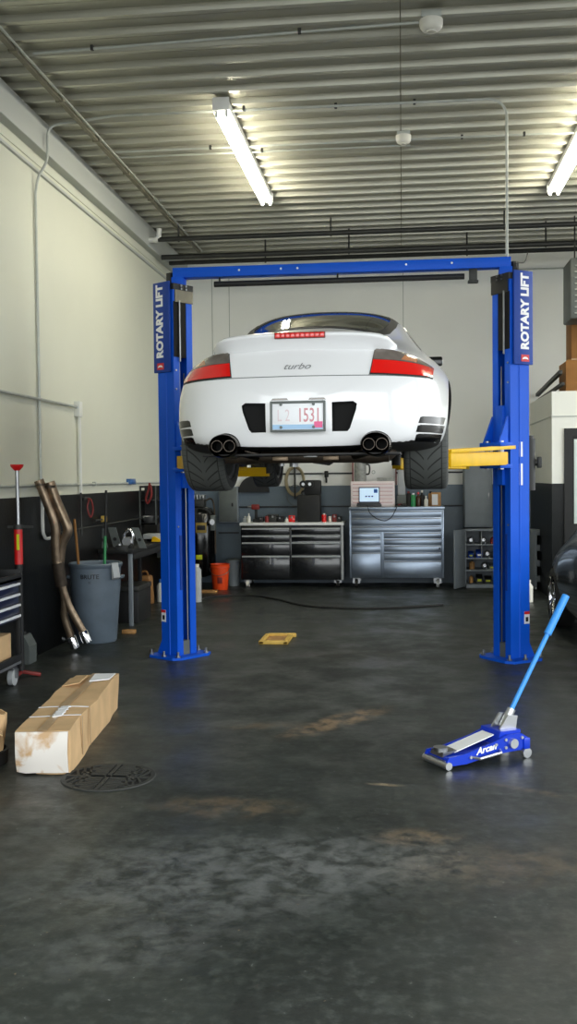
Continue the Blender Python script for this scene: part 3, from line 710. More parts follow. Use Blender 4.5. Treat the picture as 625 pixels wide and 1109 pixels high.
def patch(bv, outline, axis, name, m, parent, off=.003, cell=.03, thick=.004):
    """a piece that lies on the body surface: outline in the plane across axis, then set onto the skin"""
    bm = bmesh.new()
    f = bm.faces.new([bm.verts.new((a, b, 0)) for a, b in outline])
    xs = [a for a, b in outline]; ys = [b for a, b in outline]
    for lo, hi, nv in ((min(xs), max(xs), V((1, 0, 0))), (min(ys), max(ys), V((0, 1, 0)))):
        k = int((hi-lo)/cell)
        for i in range(1, k+1):
            bmesh.ops.bisect_plane(bm, geom=bm.verts[:]+bm.edges[:]+bm.faces[:], plane_co=nv*(lo+(hi-lo)*i/(k+1)), plane_no=nv)
    dirs = {'y': (lambda a, b: V((a, -3, b)), V((0, 1, 0))), 'z': (lambda a, b: V((a, b, 4)), V((0, 0, -1))), '+x': (lambda a, b: V((4, a, b)), V((-1, 0, 0))), '-x': (lambda a, b: V((-4, a, b)), V((1, 0, 0)))}
    fo, d = dirs[axis]
    ok = {}
    last = None
    for v in bm.verts:
        o = fo(v.co.x, v.co.y); h = bv.ray_cast(o, d)
        if h[0] is None:
            h = bv.find_nearest(o + d*3.3); 
        nrm = h[1] if h[1].dot(d) < 0 else -h[1]
        ok[v] = (h[0]+nrm*off, nrm)
    for v, (p, nn) in ok.items(): v.co = p
    bm.normal_update()
    for q in bm.faces:
        if q.normal.dot(d) > 0: q.normal_flip()
    r = bmesh.ops.extrude_face_region(bm, geom=bm.faces[:])
    nv = [e for e in r['geom'] if isinstance(e, bmesh.types.BMVert)]
    inner = list(ok.keys())
    for v in inner: v.co = v.co - ok[v][1]*(off+thick)
    mb = MB(); mb.bm.free(); mb.bm = bm
    bmesh.ops.recalc_face_normals(bm, faces=bm.faces[:])
    return mb.build(name, m, parent, 50)
def body_part(parent, me, name='body'):
    o = bpy.data.objects.new(name, me); COL.objects.link(o); o.parent = parent; me.name = name
    me.shade_smooth(); me.set_sharp_from_angle(angle=math.radians(38)); return o
RY = Matrix.Rotation(PI/2, 4, 'Y')
def wheel(parent, x, y, z, r, w, rimr):
    s = 1 if x > 0 else -1
    pr = [(rimr, -w*.40), (rimr+.012, -w*.47), (r-.05, -w*.5), (r-.022, -w*.485), (r-.006, -w*.44), (r, -w*.36), (r, w*.36), (r-.006, w*.44), (r-.022, w*.485), (r-.05, w*.5), (rimr+.012, w*.47), (rimr, w*.40), (rimr, -w*.40)]
    t = MB().lathe(pr, RY, 64).build('tyre', 'tyre', parent, 50, (x, y, z))
    rm = MB()
    rm.lathe([(rimr+.006, w*.44), (rimr-.012, w*.40), (rimr-.02, .0), (rimr-.012, -w*.40), (rimr+.006, -w*.44), (rimr-.002, -w*.40), (rimr-.01, 0), (rimr-.002, w*.40), (rimr+.006, w*.44)], RY, 40)
    for k in range(10):
        a = (k//2)*2*PI/5 + (.16 if k % 2 else -.16); c, sn = math.cos(a), math.sin(a)
        rm.bar((s*w*.30, .04*c, .04*sn), (s*w*.40, (rimr-.01)*c, (rimr-.01)*sn), .03, .035, .006)
    rm.cyl((s*w*.2, 0, 0), (s*w*.36, 0, 0), .06, .05, 20)
    rm.build('rim', 'alu', t)
    MB().cyl((-s*w*.18, 0, 0), (-s*w*.08, 0, 0), .165, seg=32).cyl((-s*w*.3, 0, 0), (s*w*.2, 0, 0), .07, seg=20).build('brake_disc', 'dirtysteel', t)
    MB().box(-s*w*.26, -s*w*.02, .06, .17, -.09, .09, .02).build('brake_caliper', 'underblack', t)
    return t

CX, CY, CZ = -.615, 6.03, 1.55
car = thing('sports_car', 'white rear-engined sports coupe with red tail lights raised on the blue lift', 'car', (CX, CY, CZ), math.radians(-2.0))
me, bv = body_mesh()
body = body_part(car, me)
for s in (-1, 1):
    wheel(car, s*.742, .95, .32, .32, .292, .228)
    wheel(car, s*.745, 3.30, .318, .315, .225, .228)
    # tail light: red lower lens, smoked upper lens with an amber end
    S2 = lambda L: [(s*a, b) for a, b in L]
    red = patch(bv, S2([(.425, .708), (.60, .703), (.785, .700), (.793, .762), (.70, .772), (.56, .785), (.438, .790)]), 'y', 'tail_light', 'redlens', car, .008)
    patch(bv, S2([(.438, .793), (.56, .788), (.70, .775), (.793, .765), (.775, .778), (.70, .812), (.63, .838), (.55, .852), (.455, .858), (.446, .846)]), 'y', 'smoked_lens', 'smoke', red, .008)
    patch(bv, S2([(.60, .792), (.69, .782), (.695, .803), (.62, .822)]), 'y', 'amber_lens', 'amber', red, .0095, .03, .002)
    patch(bv, S2([(.415, .699), (.79, .691), (.79, .699), (.424, .707)]), 'y', 'lamp_seal', 'black', red, .004, .03, .003)
    patch(bv, S2([(.418, .70), (.426, .70), (.455, .862), (.447, .862)]), 'y', 'lamp_seal', 'black', red, .004, .03, .003)
    # slotted vents behind the rear wheels
    for i, (a, b, z0, z1) in enumerate(((.705, .868, .412, .454), (.690, .862, .358, .402), (.68, .845, .304, .348))):
        patch(bv, S2([(a, z0), (a+.012, z1-.006), (a+.028, z1), (b, z1+.004), (b-.012, z0+.004), (b-.02, z0)]), 'y', 'side_vent', 'gloss_black', car, .003, .02, .003)
    # dark grille cups beside the plate
    q = [(.204, .366), (.204, .531), (.323, .536), (.343, .522), (.338, .49), (.302, .383), (.288, .366)]
    MB().prism(S2(q) if s > 0 else S2(q)[::-1], .066, .082, 'y').build('grille_cup', 'pit', car, 0)
    # exhaust: oval shroud with two pipes
    ex = MB(); cx = s*.457
    def oval(rx, rz, t): return [(cx+rx*math.cos(k*2*PI/28), .283+rz*math.sin(k*2*PI/28)) for k in range(28)]
    ring = []
    for (rx, rz, yy) in ((.085, .068, -.02), (.090, .072, -.008), (.090, .072, .30), (.078, .060, .30), (.078, .060, -.008), (.085, .068, -.02)):
        ring.append([(a, yy, b) for a, b in oval(rx, rz, 0)])
    vs = [v for r in ring for v in r]; k = 28
    ex.faces(vs, [(i*k+j, i*k+(j+1) % k, (i+1)*k+(j+1) % k, (i+1)*k+j) for i in range(5) for j in range(k)])
    bmesh.ops.remove_doubles(ex.bm, verts=ex.bm.verts[:], dist=1e-5); bmesh.ops.recalc_face_normals(ex.bm, faces=ex.bm.faces[:])
    et = ex.build('exhaust_tip', 'darkchrome', car)
    for dx in (-.038, .038):
        MB().lathe([(.035, -.012), (.035, .2), (.0325, .2), (.0325, -.012), (.035, -.012)], Matrix.Translation((cx+dx, 0, .283)) @ Matrix.Rotation(-PI/2, 4, 'X'), 24).build('pipe_end', 'darkchrome', et)
        MB().cyl((cx+dx, .1, .283), (cx+dx, .11, .283), .031, seg=20).build('pipe_bore', 'pit', et)
    # door mirror, side glass
    mm = MB().sph((s*.80, 2.80, 1.06), .06, (1.15, .7, .8)).box(s*.70, s*.78, 2.79, 2.84, .99, 1.03, .01).build('door_mirror', 'carwhite', car)
    MB().box(s*.80-.06, s*.80+.06, 2.75, 2.762, 1.02, 1.10, .012).build('mirror_glass', 'gloss_black', mm)
    patch(bv, [(1.35, .99), (1.75, 1.005), (2.75, 1.005), (2.60, 1.13), (2.35, 1.22), (2.0, 1.245), (1.7, 1.20), (1.45, 1.10)], '+x' if s > 0 else '-x', 'side_window', 'glass', car, .003, .06)
    # suspension seen under the car
    MB().bar((s*.30, 1.15, .30), (s*.66, .97, .25), .06, .03, .008).bar((s*.30, .75, .28), (s*.66, .93, .25), .04, .03, .006).build('control_arm', 'underblack', car)
    MB().cyl((s*.15, .98, .34), (s*.66, .95, .32), .022, seg=12).build('drive_shaft', 'underblack', car)
    MB().bar((s*.28, 3.3, .30), (s*.64, 3.3, .25), .06, .03, .008).build('control_arm', 'underblack', car)
    MB().tube(smoothpts([(s*.30, .33, .235), (s*.40, .28, .262), (s*.457, .24, .283)], 4), .04, 10).build('tail_pipe', 'darkchrome', car)
# rear wing with third brake light
wm = MB(); secs = []
for i in range(25):
    t = -1+2*i/24; x = t*.575; e = abs(t)
    top = .968-.012*e**2-.030*e**5; th = (1-e**16)
    mid = .892-.012*e**4
    tz = mid+(top-mid)*max(th, .0)+.0; bz = mid-(mid-.845+.005*e**4)*max(th, 0)
    y0 = .095+.05*e**3+.07*e**10
    prof_ = [(y0+.50-.2*e**4, .985-.02*e), (y0+.25, top+.012), (y0+.03, top+.004), (y0+.004, top-.006), (y0, top-.016), (y0+.008, top-.03), (y0+.028, mid+.01), (y0+.045, bz), (y0+.12, bz-.015), (y0+.50-.2*e**4, .86)]
    if e > .999: prof_ = [(a*.3+(y0+.1)*.7, mid+(b-mid)*.35) for a, b in prof_]
    elif e > .9: prof_ = [(a*.85+(y0+.1)*.15, mid+(b-mid)*.9) for a, b in prof_]
    secs.append([(x, a, b) for a, b in prof_])
n = len(secs[0]); vs = [v for sct in secs for v in sct]
wm.faces(vs, [(i*n+j, i*n+(j+1) % n, (i+1)*n+(j+1) % n, (i+1)*n+j) for i in range(24) for j in range(n)]+[tuple(range(n))[::-1], tuple(24*n+j for j in range(n))])
bmesh.ops.recalc_face_normals(wm.bm, faces=wm.bm.faces[:])
wing = wm.build('rear_wing', 'carwhite', car, 60)
def wy(x): return .095+.05*abs(x/.545)**3
bl = MB()
for k in range(10):
    x0 = -.15+.03*k; bl.box(x0, x0+.0285, wy(0)-.006, wy(0)+.03, .933, .962, .003)
bl.build('brake_light', 'redlens', wing)
MB().box(-.155, .155, wy(0)-.003, wy(0)+.02, .929, .966, .003).build('brake_light_bezel', 'darkred', wing)
# rear glass with a dark border
gl = [(-.45, .82), (-.30, .79), (0, .78), (.30, .79), (.45, .82), (.50, 1.0), (.53, 1.3), (.535, 1.62), (.47, 1.74), (.28, 1.79), (0, 1.80), (-.28, 1.79), (-.47, 1.74), (-.535, 1.62), (-.53, 1.3), (-.50, 1.0)]
gi = [(a*.90, 1.29+(b-1.29)*.90) for a, b in gl]
rw = patch(bv, gi, 'z', 'rear_window', 'glass', car, .006, .06)
half = len(gl)//2
for a_, b_ in ((2, 10), (10, 18)):
    idx = [k % 16 for k in range(a_, b_+1)]
    patch(bv, [gl[k] for k in idx]+[gi[k] for k in idx[::-1]], 'z', 'window_seal', 'black', rw, .005, .04)
# decklid seam, script badge
patch(bv, [(-.79, .692), (-.4, .697), (0, .698), (.4, .697), (.79, .692), (.79, .688), (.4, .693), (0, .694), (-.4, .693), (-.79, .688)], 'y', 'panel_seam', 'greyplate', car, .002, .05, .002)
def onb(co, z0, x0, sh):
    x = x0+co.x; z = z0+co.y; h = bv.ray_cast(V((x, -3, z)), V((0, 1, 0))); return h[0]+V((0, -.003-co.z*.3, 0))
MB().text('turbo', .056, (1, 0, 0), (0, 1, 0), (0, 0, 0), .0015, .0, .45, fn=lambda co: onb(V((co.x*1.3, co.y, co.z)), .757, -.018, 0)).build('script_badge', 'badge', car, 0)
# number plate in its frame
pl = MB().box(-.153, .153, -.028, -.020, .372, .534, .004).build('number_plate', 'plate', car)
fr = MB().box(-.166, .166, -.034, -.018, .528, .544, .004).box(-.166, .166, -.034, -.018, .360, .374, .004).box(-.166, -.152, -.034, -.018, .365, .54, .004).box(.152, .166, -.034, -.018, .365, .54, .004)
fr.build('plate_frame', 'greyplate', pl)
MB().box(-.16, .16, -.018, .03, .375, .53).build('plate_bracket', 'carwhite', pl)
MB().box(-.151, .151, -.0285, -.0281, .376, .404).build('plate_band', 'plateblue', pl, 0)
MB().text('1531', .115, (1, 0, 0), (0, 0, 1), (.068, -.029, .455), .0006, .001, 0, .62).build('plate_number', 'platetext', pl, 0)
MB().text('L 2', .10, (1, 0, 0), (0, 0, 1), (-.085, -.029, .455), .0006, .0, 0, .62).build('plate_number', 'platefaint', pl, 0)
MB().box(.098, .148, -.0292, -.0286, .384, .42).build('plate_sticker', 'pink', pl, 0)
for x in (-.10, .095):
    for z in (.388, .523): MB().cyl((x, -.028, z), (x, -.036, z), .009, seg=10).build('plate_screw', 'greyplate', pl)
patch(bv, [(-.165, .551), (-.06, .551), (-.07, .563), (-.155, .563)], 'y', 'plate_lamp', 'smoke', car, .004, .03)
patch(bv, [(.165, .551), (.06, .551), (.07, .563), (.155, .563)], 'y', 'plate_lamp', 'smoke', car, .004, .03)
# underside: silencers, cross pipe, engine sump, floor
MB().tube([(-.52, .36, .222), (.52, .36, .222)], .042, 16).build('silencer_pipe', 'dirtysteel', car)
for s in (-1, 1):
    MB().sph((s*.40, .45, .24), .11, (1.5, 1.0, .62), 20).build('silencer', 'dirtysteel', car)
    MB().box(s*.16-.05, s*.16+.05, .310, .33, .195, .232, .006).build('heat_shield', 'pipebrown', car)
MB().box(-.01, .075, .29, .318, .215, .240, .004).build('tow_tab', 'alu', car)
MB().box(-.6, .6, .06, .34, .222, .236, .004).build('rear_valance', 'underblack', car)
MB().box(-.32, .32, .45, 1.2, .19, .30, .03).box(-.18, .18, 1.2, 2.0, .22, .30, .03).build('engine_sump', 'underblack', car)
MB().prism([(.02, .18), (.12, .165), (.16, .19), (.02, .20)], .52, .60, 'y').build('sump_bracket', 'black', car)
MB().cyl((-.13, .7, .185), (-.13, .7, .16), .03, seg=12).cyl((-.2, .62, .19), (-.2, .62, .165), .02, seg=12).build('drain_plug', 'steel', car)
MB().box(-.66, .66, 1.4, 3.0, .283, .295, .004).build('floor_pan', 'underblack', car)

# ---------------------------------------------------------------- black car, tail by the office partition on the right
bc = thing('parked_car', 'glossy black car parked at the right edge in front of the office partition', 'car', (at(606, 643, Y=11.15).x+.84, 12.1, -.07), PI)
SY = 1.0
me, bvb = body_mesh(False, 'carblack', SY, .15)
bb = body_part(bc, me)
for s in (-1, 1):
    for yy in (.95*SY, 3.30*SY):
        t = MB().lathe([(.235, -.09), (.245, -.105), (.29, -.11), (.315, -.09), (.32, 0), (.315, .09), (.29, .11), (.245, .105), (.235, .09), (.235, -.09)], RY, 48).build('tyre', 'rubber', bc, 50, (s*.815, yy, .39))
        rm = MB().lathe([(.238, .10), (.225, .10), (.21, 0), (.225, -.10), (.238, -.10), (.238, .10)], RY, 40)
        for k in range(7):
            a = k*2*PI/7; rm.bar((s*.08, .03*math.cos(a), .03*math.sin(a)), (s*.10, .22*math.cos(a), .22*math.sin(a)), .04, .02, .005)
        rm.cyl((s*.02, 0, 0), (s*.095, 0, 0), .06, seg=16); rm.build('rim', 'chrome', t)
    lampb = patch(bvb, [(s*.46, .72), (s*.74, .70), (s*.755, .76), (s*.6, .80), (s*.47, .80)], 'y', 'lamp', 'smoke', bc, .006)
    patch(bvb, [(s*.50, .73), (s*.60, .725), (s*.60, .765), (s*.50, .77)], 'y', 'lamp_reflector', 'chrome', lampb, .008, .03)
    patch(bvb, [(1.35, 1.13), (1.75, 1.15), (2.75, 1.15), (2.60, 1.29), (2.35, 1.39), (2.0, 1.42), (1.7, 1.37), (1.45, 1.25)], '+x' if s > 0 else '-x', 'side_window', 'glass', bc, .003, .06)
patch(bvb, [(a, b*SY) for a, b in gl], 'z', 'windscreen', 'glass', bc, .004, .06)
MB().box(-.26, .26, -.02, .0, .40, .51, .004).build('number_plate', 'plate', bc)
# ---------------------------------------------------------------- floor things
# drain grate
g = at(117.5, 842, Z=0)
dg_ = thing('drain_grate', 'round slotted iron drain cover set in the floor by the long cardboard box', 'drain', (g.x, g.y, 0))
R_ = .255
MB().lathe([(R_-.022, .001), (R_-.022, .007), (R_, .007), (R_+.004, .001)], seg=56).build('rim', 'grate', dg_)
MB().lathe([(0, .0015), (R_-.02, .0015)], seg=48).build('drain_opening', 'pit', dg_)
gb = MB()
gb.box(-R_+.02, R_-.02, -.012, .012, .001, .008); gb.box(-.012, .012, -R_+.02, R_-.02, .001, .008)
for k in range(-7, 8):
    yy = k*.031
    hw = math.sqrt(max(0, (R_-.018)**2-yy*yy))
    for s in (-1, 1):
        x0, x1 = .02, min(hw, .10+.035*(abs(k) % 3))
        if x1 > x0: gb.box(min(s*x0, s*x1), max(s*x0, s*x1), yy-.0105, yy+.0105, .001, .008)
for s in (-1, 1):
    for q in (-1, 1):
        for k in range(4):
            x = .12+.032*k; h0 = .015; h1 = math.sqrt(max(.0, (R_-.02)**2-(x+.02)**2))
            if h1 > .04: gb.bar((s*(x-.01), q*h0, .0045), (s*(x+.03), q*h1, .0045), .013, .007)
gb.build('grate_bars', 'grate', dg_, 0)

# long cardboard box
a, b = at(20, 834, Z=0), at(76, 838, Z=0); c = at(128, 767, Z=0)
w = .305; ln = (c-b).length; hgt = .245
ang = math.atan2(c.y-b.y, c.x-b.x)-PI/2
lb = thing('cardboard_box', 'long battered cardboard carton lying on the floor beside the drain cover', 'box', (b.x, b.y, 0), ang)
cb = bmesh.new(); NX, NY, NZ = 5, 14, 4
def wob(p):
    n = V((math.sin(p.y*7+p.z*11)*.007+math.sin(p.y*17)*.003, math.sin(p.x*20+p.z*13)*.010, math.sin(p.y*5+p.x*9)*.006)); return n
mb = MB(); mb.box(-w, 0, 0, ln, 0, hgt)
bmesh.ops.subdivide_edges(mb.bm, edges=mb.bm.edges[:], cuts=7, use_grid_fill=True)
for v in mb.bm.verts:
    o = v.co.copy(); d_ = wob(o)
    if o.z < .01: d_.z = 0
    if o.y < .02 and o.x < -w+.08 : d_ += V((.03*(1-o.z/hgt), .03*(1-o.z/hgt), 0))
    if o.y < .02: d_.y += -.02*math.sin(PI*(o.z/hgt))
    v.co = o+d_
mb.build('carton', 'card', lb, 30)
def strip(name, pts, wd, m, up=V((0, 0, 1))):
    s_ = MB(); s_.tube(pts, wd) if False else None
    for p, q in zip(pts, pts[1:]): s_.bar(p, q, wd, .003)
    return s_.build(name, m, lb, 0)
top = lambda x, y: V((x, y, hgt+.008+wob(V((x, y, hgt))).z-.002))
strip('packing_tape', [top(-w/2, ln*k/14) for k in range(15)], .052, 'tape')
strip('packing_tape', [top(-w*k/4, ln*.34) for k in range(5)], .014, 'label'); strip('packing_tape', [top(-w*k/4, ln*.20) for k in range(5)], .014, 'label')
MB().bar((.006, ln*.2, hgt+.004), (.008, ln*.2, .02), .016, .004).bar((.008, ln*.34, hgt+.004), (.009, ln*.34, .02), .016, .004).build('packing_tape', 'tape', lb, 0)
s_ = MB()
for k in range(7):
    x = -w*(.45+.02*math.sin(k*3)); yy = ln*(.18+.022*k); s_.bar(top(x-.025, yy)+V((0, 0, .004)), top(x+.03, yy+.02)+V((0, 0, .006)), .03, .006)
s_.build('torn_tape', 'label', lb, 0)
MB().faces([(-w*.48, ln*.82, hgt+.012), (-.02, ln*.86, hgt+.014), (-.01, ln*.985, hgt+.013), (-w*.5, ln*.97, hgt+.015), (-w*.48, ln*.82, hgt+.006), (-.02, ln*.86, hgt+.006), (-.01, ln*.985, hgt+.006), (-w*.5, ln*.97, hgt+.006)],
           [(0, 1, 2, 3), (7, 6, 5, 4), (0, 4, 5, 1), (1, 5, 6, 2), (2, 6, 7, 3), (3, 7, 4, 0)]).build('shipping_label', 'label', lb, 0)
MB().faces([(-w, ln*.74, hgt), (-w*.62, ln*.74, hgt+.02), (-w*.60, ln*.9, hgt+.022), (-w, ln*.9, hgt), (-w, ln*.74, hgt+.006), (-w*.62, ln*.74, hgt+.027), (-w*.60, ln*.9, hgt+.029), (-w, ln*.9, hgt+.006)],
           [(3, 2, 1, 0), (4, 5, 6, 7), (0, 1, 5, 4), (1, 2, 6, 5), (2, 3, 7, 6), (3, 0, 4, 7)]).build('flap', 'card', lb, 0)
# end with packing tape skin
et = MB(); ee = []
for i in range(6):
    for j in range(5):
        x = -w+.006+(w-.012)*i/5; z = .012+(hgt-.016)*j/4; ee.append((x, -.02-.02*math.sin(PI*z/hgt)-.004*math.sin(i*2.1+j*1.7)+ (.03*(1-z/hgt) if i == 0 else 0), z))
et.faces(ee, [(i*5+j, (i+1)*5+j, (i+1)*5+j+1, i*5+j+1) for i in range(5) for j in range(4)])
r = bmesh.ops.extrude_face_region(et.bm, geom=et.bm.faces[:])
for v in r['geom']:
    if isinstance(v, bmesh.types.BMVert): v.co.y += .012
et.build('tape_skin', 'endtape', lb, 30)

# crushed carton cut by the left edge
p = at(6, 833, Z=0)
t = thing('cardboard_tub', 'crumpled upright cardboard tub with a dark base at the left edge, before the long box', 'box', (p.x-.205, p.y+.1, 0))
mb = MB(); mb.lathe([(.13, 0.0), (.15, .10), (.165, .22), (.172, .30), (.160, .30), (.14, .05), (0, .05)], seg=10)
for v in mb.bm.verts: v.co += V((math.sin(v.co.z*20+v.co.y*30)*.010, math.sin(v.co.x*30)*.01, (math.sin(v.co.x*22+v.co.y*15)*.02 if v.co.z > .28 else 0)))
mb.build('tub', 'card', t, 30)
MB().lathe([(.158, .0), (.168, .005), (.172, .08), (.160, .085)], seg=20).build('base_band', 'rubber', t)
MB().bar((.10, -.14, .29), (.19, -.10, .20), .10, .006).build('flap', 'card', t, 0)

# floor jack
p0, p1 = at(474, 829, Z=0), at(549, 817, Z=0)
jang = math.atan2(p1.y-p0.y, p1.x-p0.x); JL = .60
mid_ = (p0+p1)/2
jk = thing('trolley_jack', 'low blue trolley jack with a long light blue handle standing on the floor', 'jack', (p0.x, p0.y, 0), jang)
sideprof = [(-.02, .035), (.02, .02), (.12, .02), (.30, .045), (.50, .055), (.56, .07), (.565, .12), (.52, .148), (.42, .150), (.30, .115), (.10, .075), (.0, .07)]
k_ = (p1-p0).length/.5
sideprof = [(a*k_, b) for a, b in sideprof]
for s in (-1, 1):
    MB().prism(sideprof, s*.105-.008, s*.105+.008, 'y').build('side_plate', 'jackblue', jk, 0)
X = lambda v: v*k_
MB().box(X(.0), X(.54), -.10, .10, .045, .062, .004).build('chassis', 'jackblue', jk)
MB().prism([(X(.08), .075), (X(.36), .142), (X(.36), .148), (X(.08), .081)], -.055, .055, 'y').build('lift_arm', 'white', jk, 0)
MB().prism([(X(-.01), .06), (X(.09), .085), (X(.09), .092), (X(.0), .085)], -.06, .06, 'y').build('saddle_cover', 'steel', jk, 0)
MB().cyl((X(.02), 0, .08), (X(.02), 0, .105), .04, seg=20).build('saddle', 'steel', jk)
MB().cyl((X(-.005), -.12, .024), (X(-.005), .12, .024), .022, seg=20).build('front_roller', 'alu', jk)
MB().prism([(X(.36), .09), (X(.52), .10), (X(.53), .165), (X(.38), .168)], -.09, .09, 'y').build('hydraulic_cover', 'jackblue', jk, 0)
for x, z in ((.33, .105), (.40, .08), (.40, .125), (.52, .125), (.15, .055)):
    for s in (-1, 1): MB().cyl((X(x), s*.112, z), (X(x), s*.121, z), .009, seg=10).build('bolt', 'alu', jk)
for s in (-1, 1):
    MB().cyl((X(.45), s*.11, .10), (X(.45), s*.135, .10), .028, seg=20).build('pivot_cap', 'alu', jk)
    MB().tube([(X(.17), s*.112, .052), (X(.19), s*.15, .050), (X(.34), s*.15, .066), (X(.36), s*.112, .072)], .008, 8).build('carry_handle', 'alu', jk)
    cs = MB().cyl((X(.56), s*.105-.012, .03), (X(.56), s*.105+.012, .03), .03, seg=16).build('caster_wheel', 'alu', jk)
    MB().box(X(.53), X(.575), s*.105-.018, s*.105+.018, .055, .12, .004).build('caster_bracket', 'jackblue', cs)
MB().text('Arcan', .052, (1, 0, .14), (-.14, 0, 1), (X(.26), -.1145, .088), .0008, .0016, .35, 1.1).build('lettering', 'signwhite', jk, 0)
# handle: aims from its socket to the top of the handle in the room
jk_m = Matrix.Translation(jk.location) @ Matrix.Rotation(jang, 4, 'Z')
top_w = at(613, 645, Y=p1.y+.25); base_l = V((X(.47), 0, .165))
top_l = jk_m.inverted() @ top_w
hd = (top_l-base_l).normalized(); hl = (top_l-base_l).length
sk = MB().prism([(X(.40), .15), (X(.53), .15), (X(.545), .235), (X(.475), .245)], -.045, -.033, 'y').prism([(X(.40), .15), (X(.53), .15), (X(.545), .235), (X(.475), .245)], .033, .045, 'y')
sk.cyl(base_l, base_l+hd*.12, .026, seg=14).build('handle_socket', 'alu', jk)
hb = MB().cyl(base_l+hd*.08, base_l+hd*(hl*.73), .0145, seg=14).build('handle', 'handleblue', jk)
MB().cyl(base_l+hd*(hl*.70), top_l, .023, seg=16).build('handle_grip', 'handleblue', hb)

# tray on the floor under the car
a, b, c, d = at(281, 698, Z=0), at(312, 698, Z=0), at(317, 689, Z=0), at(288, 688, Z=0)
tr = thing('wooden_frame', 'small pale yellow open wooden frame lying on the floor under the raised car', 'frame', ((a.x+c.x)/2, (a.y+c.y)/2, 0))
wf = MB(); W2, D2 = (b.x-a.x)/2+.005, (c.y-b.y)/2
fr_ = thing
wf.box(-W2, W2, -D2, -D2+.06, 0, .035, .006).box(-W2+.03, W2+.03, D2-.06, D2, 0, .035, .006).box(-W2, -W2+.05, -D2, D2, 0, .03, .005).box(W2-.05, W2, -D2, D2, 0, .03, .005)
wf.build('frame_bars', 'woodyellow', tr)
MB().box(-W2+.04, W2-.04, -D2+.05, D2-.05, .0, .012).build('frame_panel', 'wood', tr)

# hose over the floor
hp = [at(x, y, Z=.012) for x, y in ((190, 652), (235, 646), (272, 645), (300, 649), (325, 655), (355, 658), (400, 659), (450, 657), (480, 655))]
tag(MB().tube(smoothpts(hp, 8), .014, 8).build('air_hose', 'rubber'), 'black hose snaking across the floor in front of the tool chests', 'hose')

# ---------------------------------------------------------------- back wall: chests, tool wall
CYF = 14.95
def chest_box(name, label, xl, xr, ztop, zbot, m, topm, dep=.55):
    t = thing(name, label, 'tool chest', ((xl+xr)/2, CYF, 0)); W = xr-xl
    MB().box(-W/2, W/2, 0, dep, zbot, ztop-.035, .006).build('cabinet', m, t)
    MB().box(-W/2-.012, W/2+.012, -.03, dep+.01, ztop-.04, ztop, .005).build('worktop', topm, t)
    return t, W
def casters(t, W, zbot, dep, sw=('rubber',)*4):
    for i, (sx, yy) in enumerate(((-1, .08), (1, .08), (-1, dep-.08), (1, dep-.08))):
        x = sx*(W/2-.09)
        r = .062
        w_ = MB().cyl((x-.022, yy, r), (x+.022, yy, r), r, seg=20).build('caster', sw[i], t)
        MB().box(x-.035, x+.035, yy-.045, yy+.045, zbot-.012, zbot, .002).bar((x-.03, yy, zbot-.01), (x-.03, yy, r), .05, .005).bar((x+.03, yy, zbot-.01), (x+.03, yy, r), .05, .005).build('caster_fork', 'steel', w_)
        MB().cyl((x-.026, yy, r), (x+.026, yy, r), .024, seg=12).build('wheel_hub', 'chrome', w_)
xl, xr = at(261, 600, Y=CYF).x, at(372, 600, Y=CYF).x
zt, zb = at(316, 566, Y=CYF).z, at(316, 628, Y=CYF).z
t, W = chest_box('tool_chest', 'black roller tool chest with silver drawer edges and pale worktop by the orange bucket', xl, xr, zt, zb, 'blackchest', 'white')
def dz_(yy): return at(316, yy, Y=CYF).z
rows = [(571.5, 578.5), (579.5, 586), (587, 600.5), (601.5, 626)]
for (x0, x1) in ((-W/2+.02, -.035), (.0, W/2-.045)):
    for (ya, yb) in rows:
        z1, z0 = dz_(ya), dz_(yb)
        d = MB().box(x0, x1, -.016, .01, z0, z1, .003).build('drawer', 'blackchest', t)
        hz = z1+.0 if ya < 575 else z1
        MB().box(x0, x1, -.034, -.014, z1-.026, z1-.002, .004).build('drawer_pull', 'greybox', d)
MB().box(W/2-.035, W/2+.002, -.018, .02, zb, zt-.04, .004).build('corner_post', 'greybox', t)
MB().box(-.028, -.007, -.012, .02, zb+.03, zt-.04, .002).build('divider', 'blackchest', t)
casters(t, W, zb, .55, ('plastic_white', 'rubber', 'rubber', 'rubber'))
CH1 = (xl, xr, zt)

CYF2 = 14.9
CYF = CYF2
xl, xr = at(379, 600, Y=CYF).x, at(481, 600, Y=CYF).x
zt, zb = at(430, 549, Y=CYF).z, at(430, 626, Y=CYF).z
t, W = chest_box('tool_chest', 'large stainless steel roller tool chest with the laptop and pink box on top', xl, xr, zt, zb, 'stainless', 'stainless')
def xz(px): return at(px, 600, Y=CYF).x-(xl+xr)/2
def dz_(yy): return at(430, yy, Y=CYF).z
for (pa, pb, rows) in ((381, 478, ((553.5, 560), (561, 569), (570, 576))), (381, 412, ((577, 583), (584, 590), (591, 597.5), (598.5, 623))), (416, 478, ((577, 583), (584, 590), (591, 597.5), (598.5, 606.5), (607.5, 623)))):
    for (ya, yb) in rows:
        d = MB().box(xz(pa), xz(pb), -.018, .01, dz_(yb), dz_(ya), .003).build('drawer', 'stainless', t)
        MB().box(xz(pa), xz(pb), -.032, -.016, dz_(ya)-.014, dz_(ya)-.001, .003).build('drawer_pull', 'steel', d)
for px in (379.5, 414, 480): MB().box(xz(px)-.012, xz(px)+.012, -.014, .02, zb, zt-.04, .003).build('corner_post', 'stainless', t)
MB().cyl((xz(476), -.018, dz_(594)), (xz(476), -.03, dz_(594)), .012, seg=12).build('lock', 'black', t)
casters(t, W, zb, .55, ('rubber', 'greybox', 'rubber', 'rubber'))
CH2 = (xl, xr, zt)
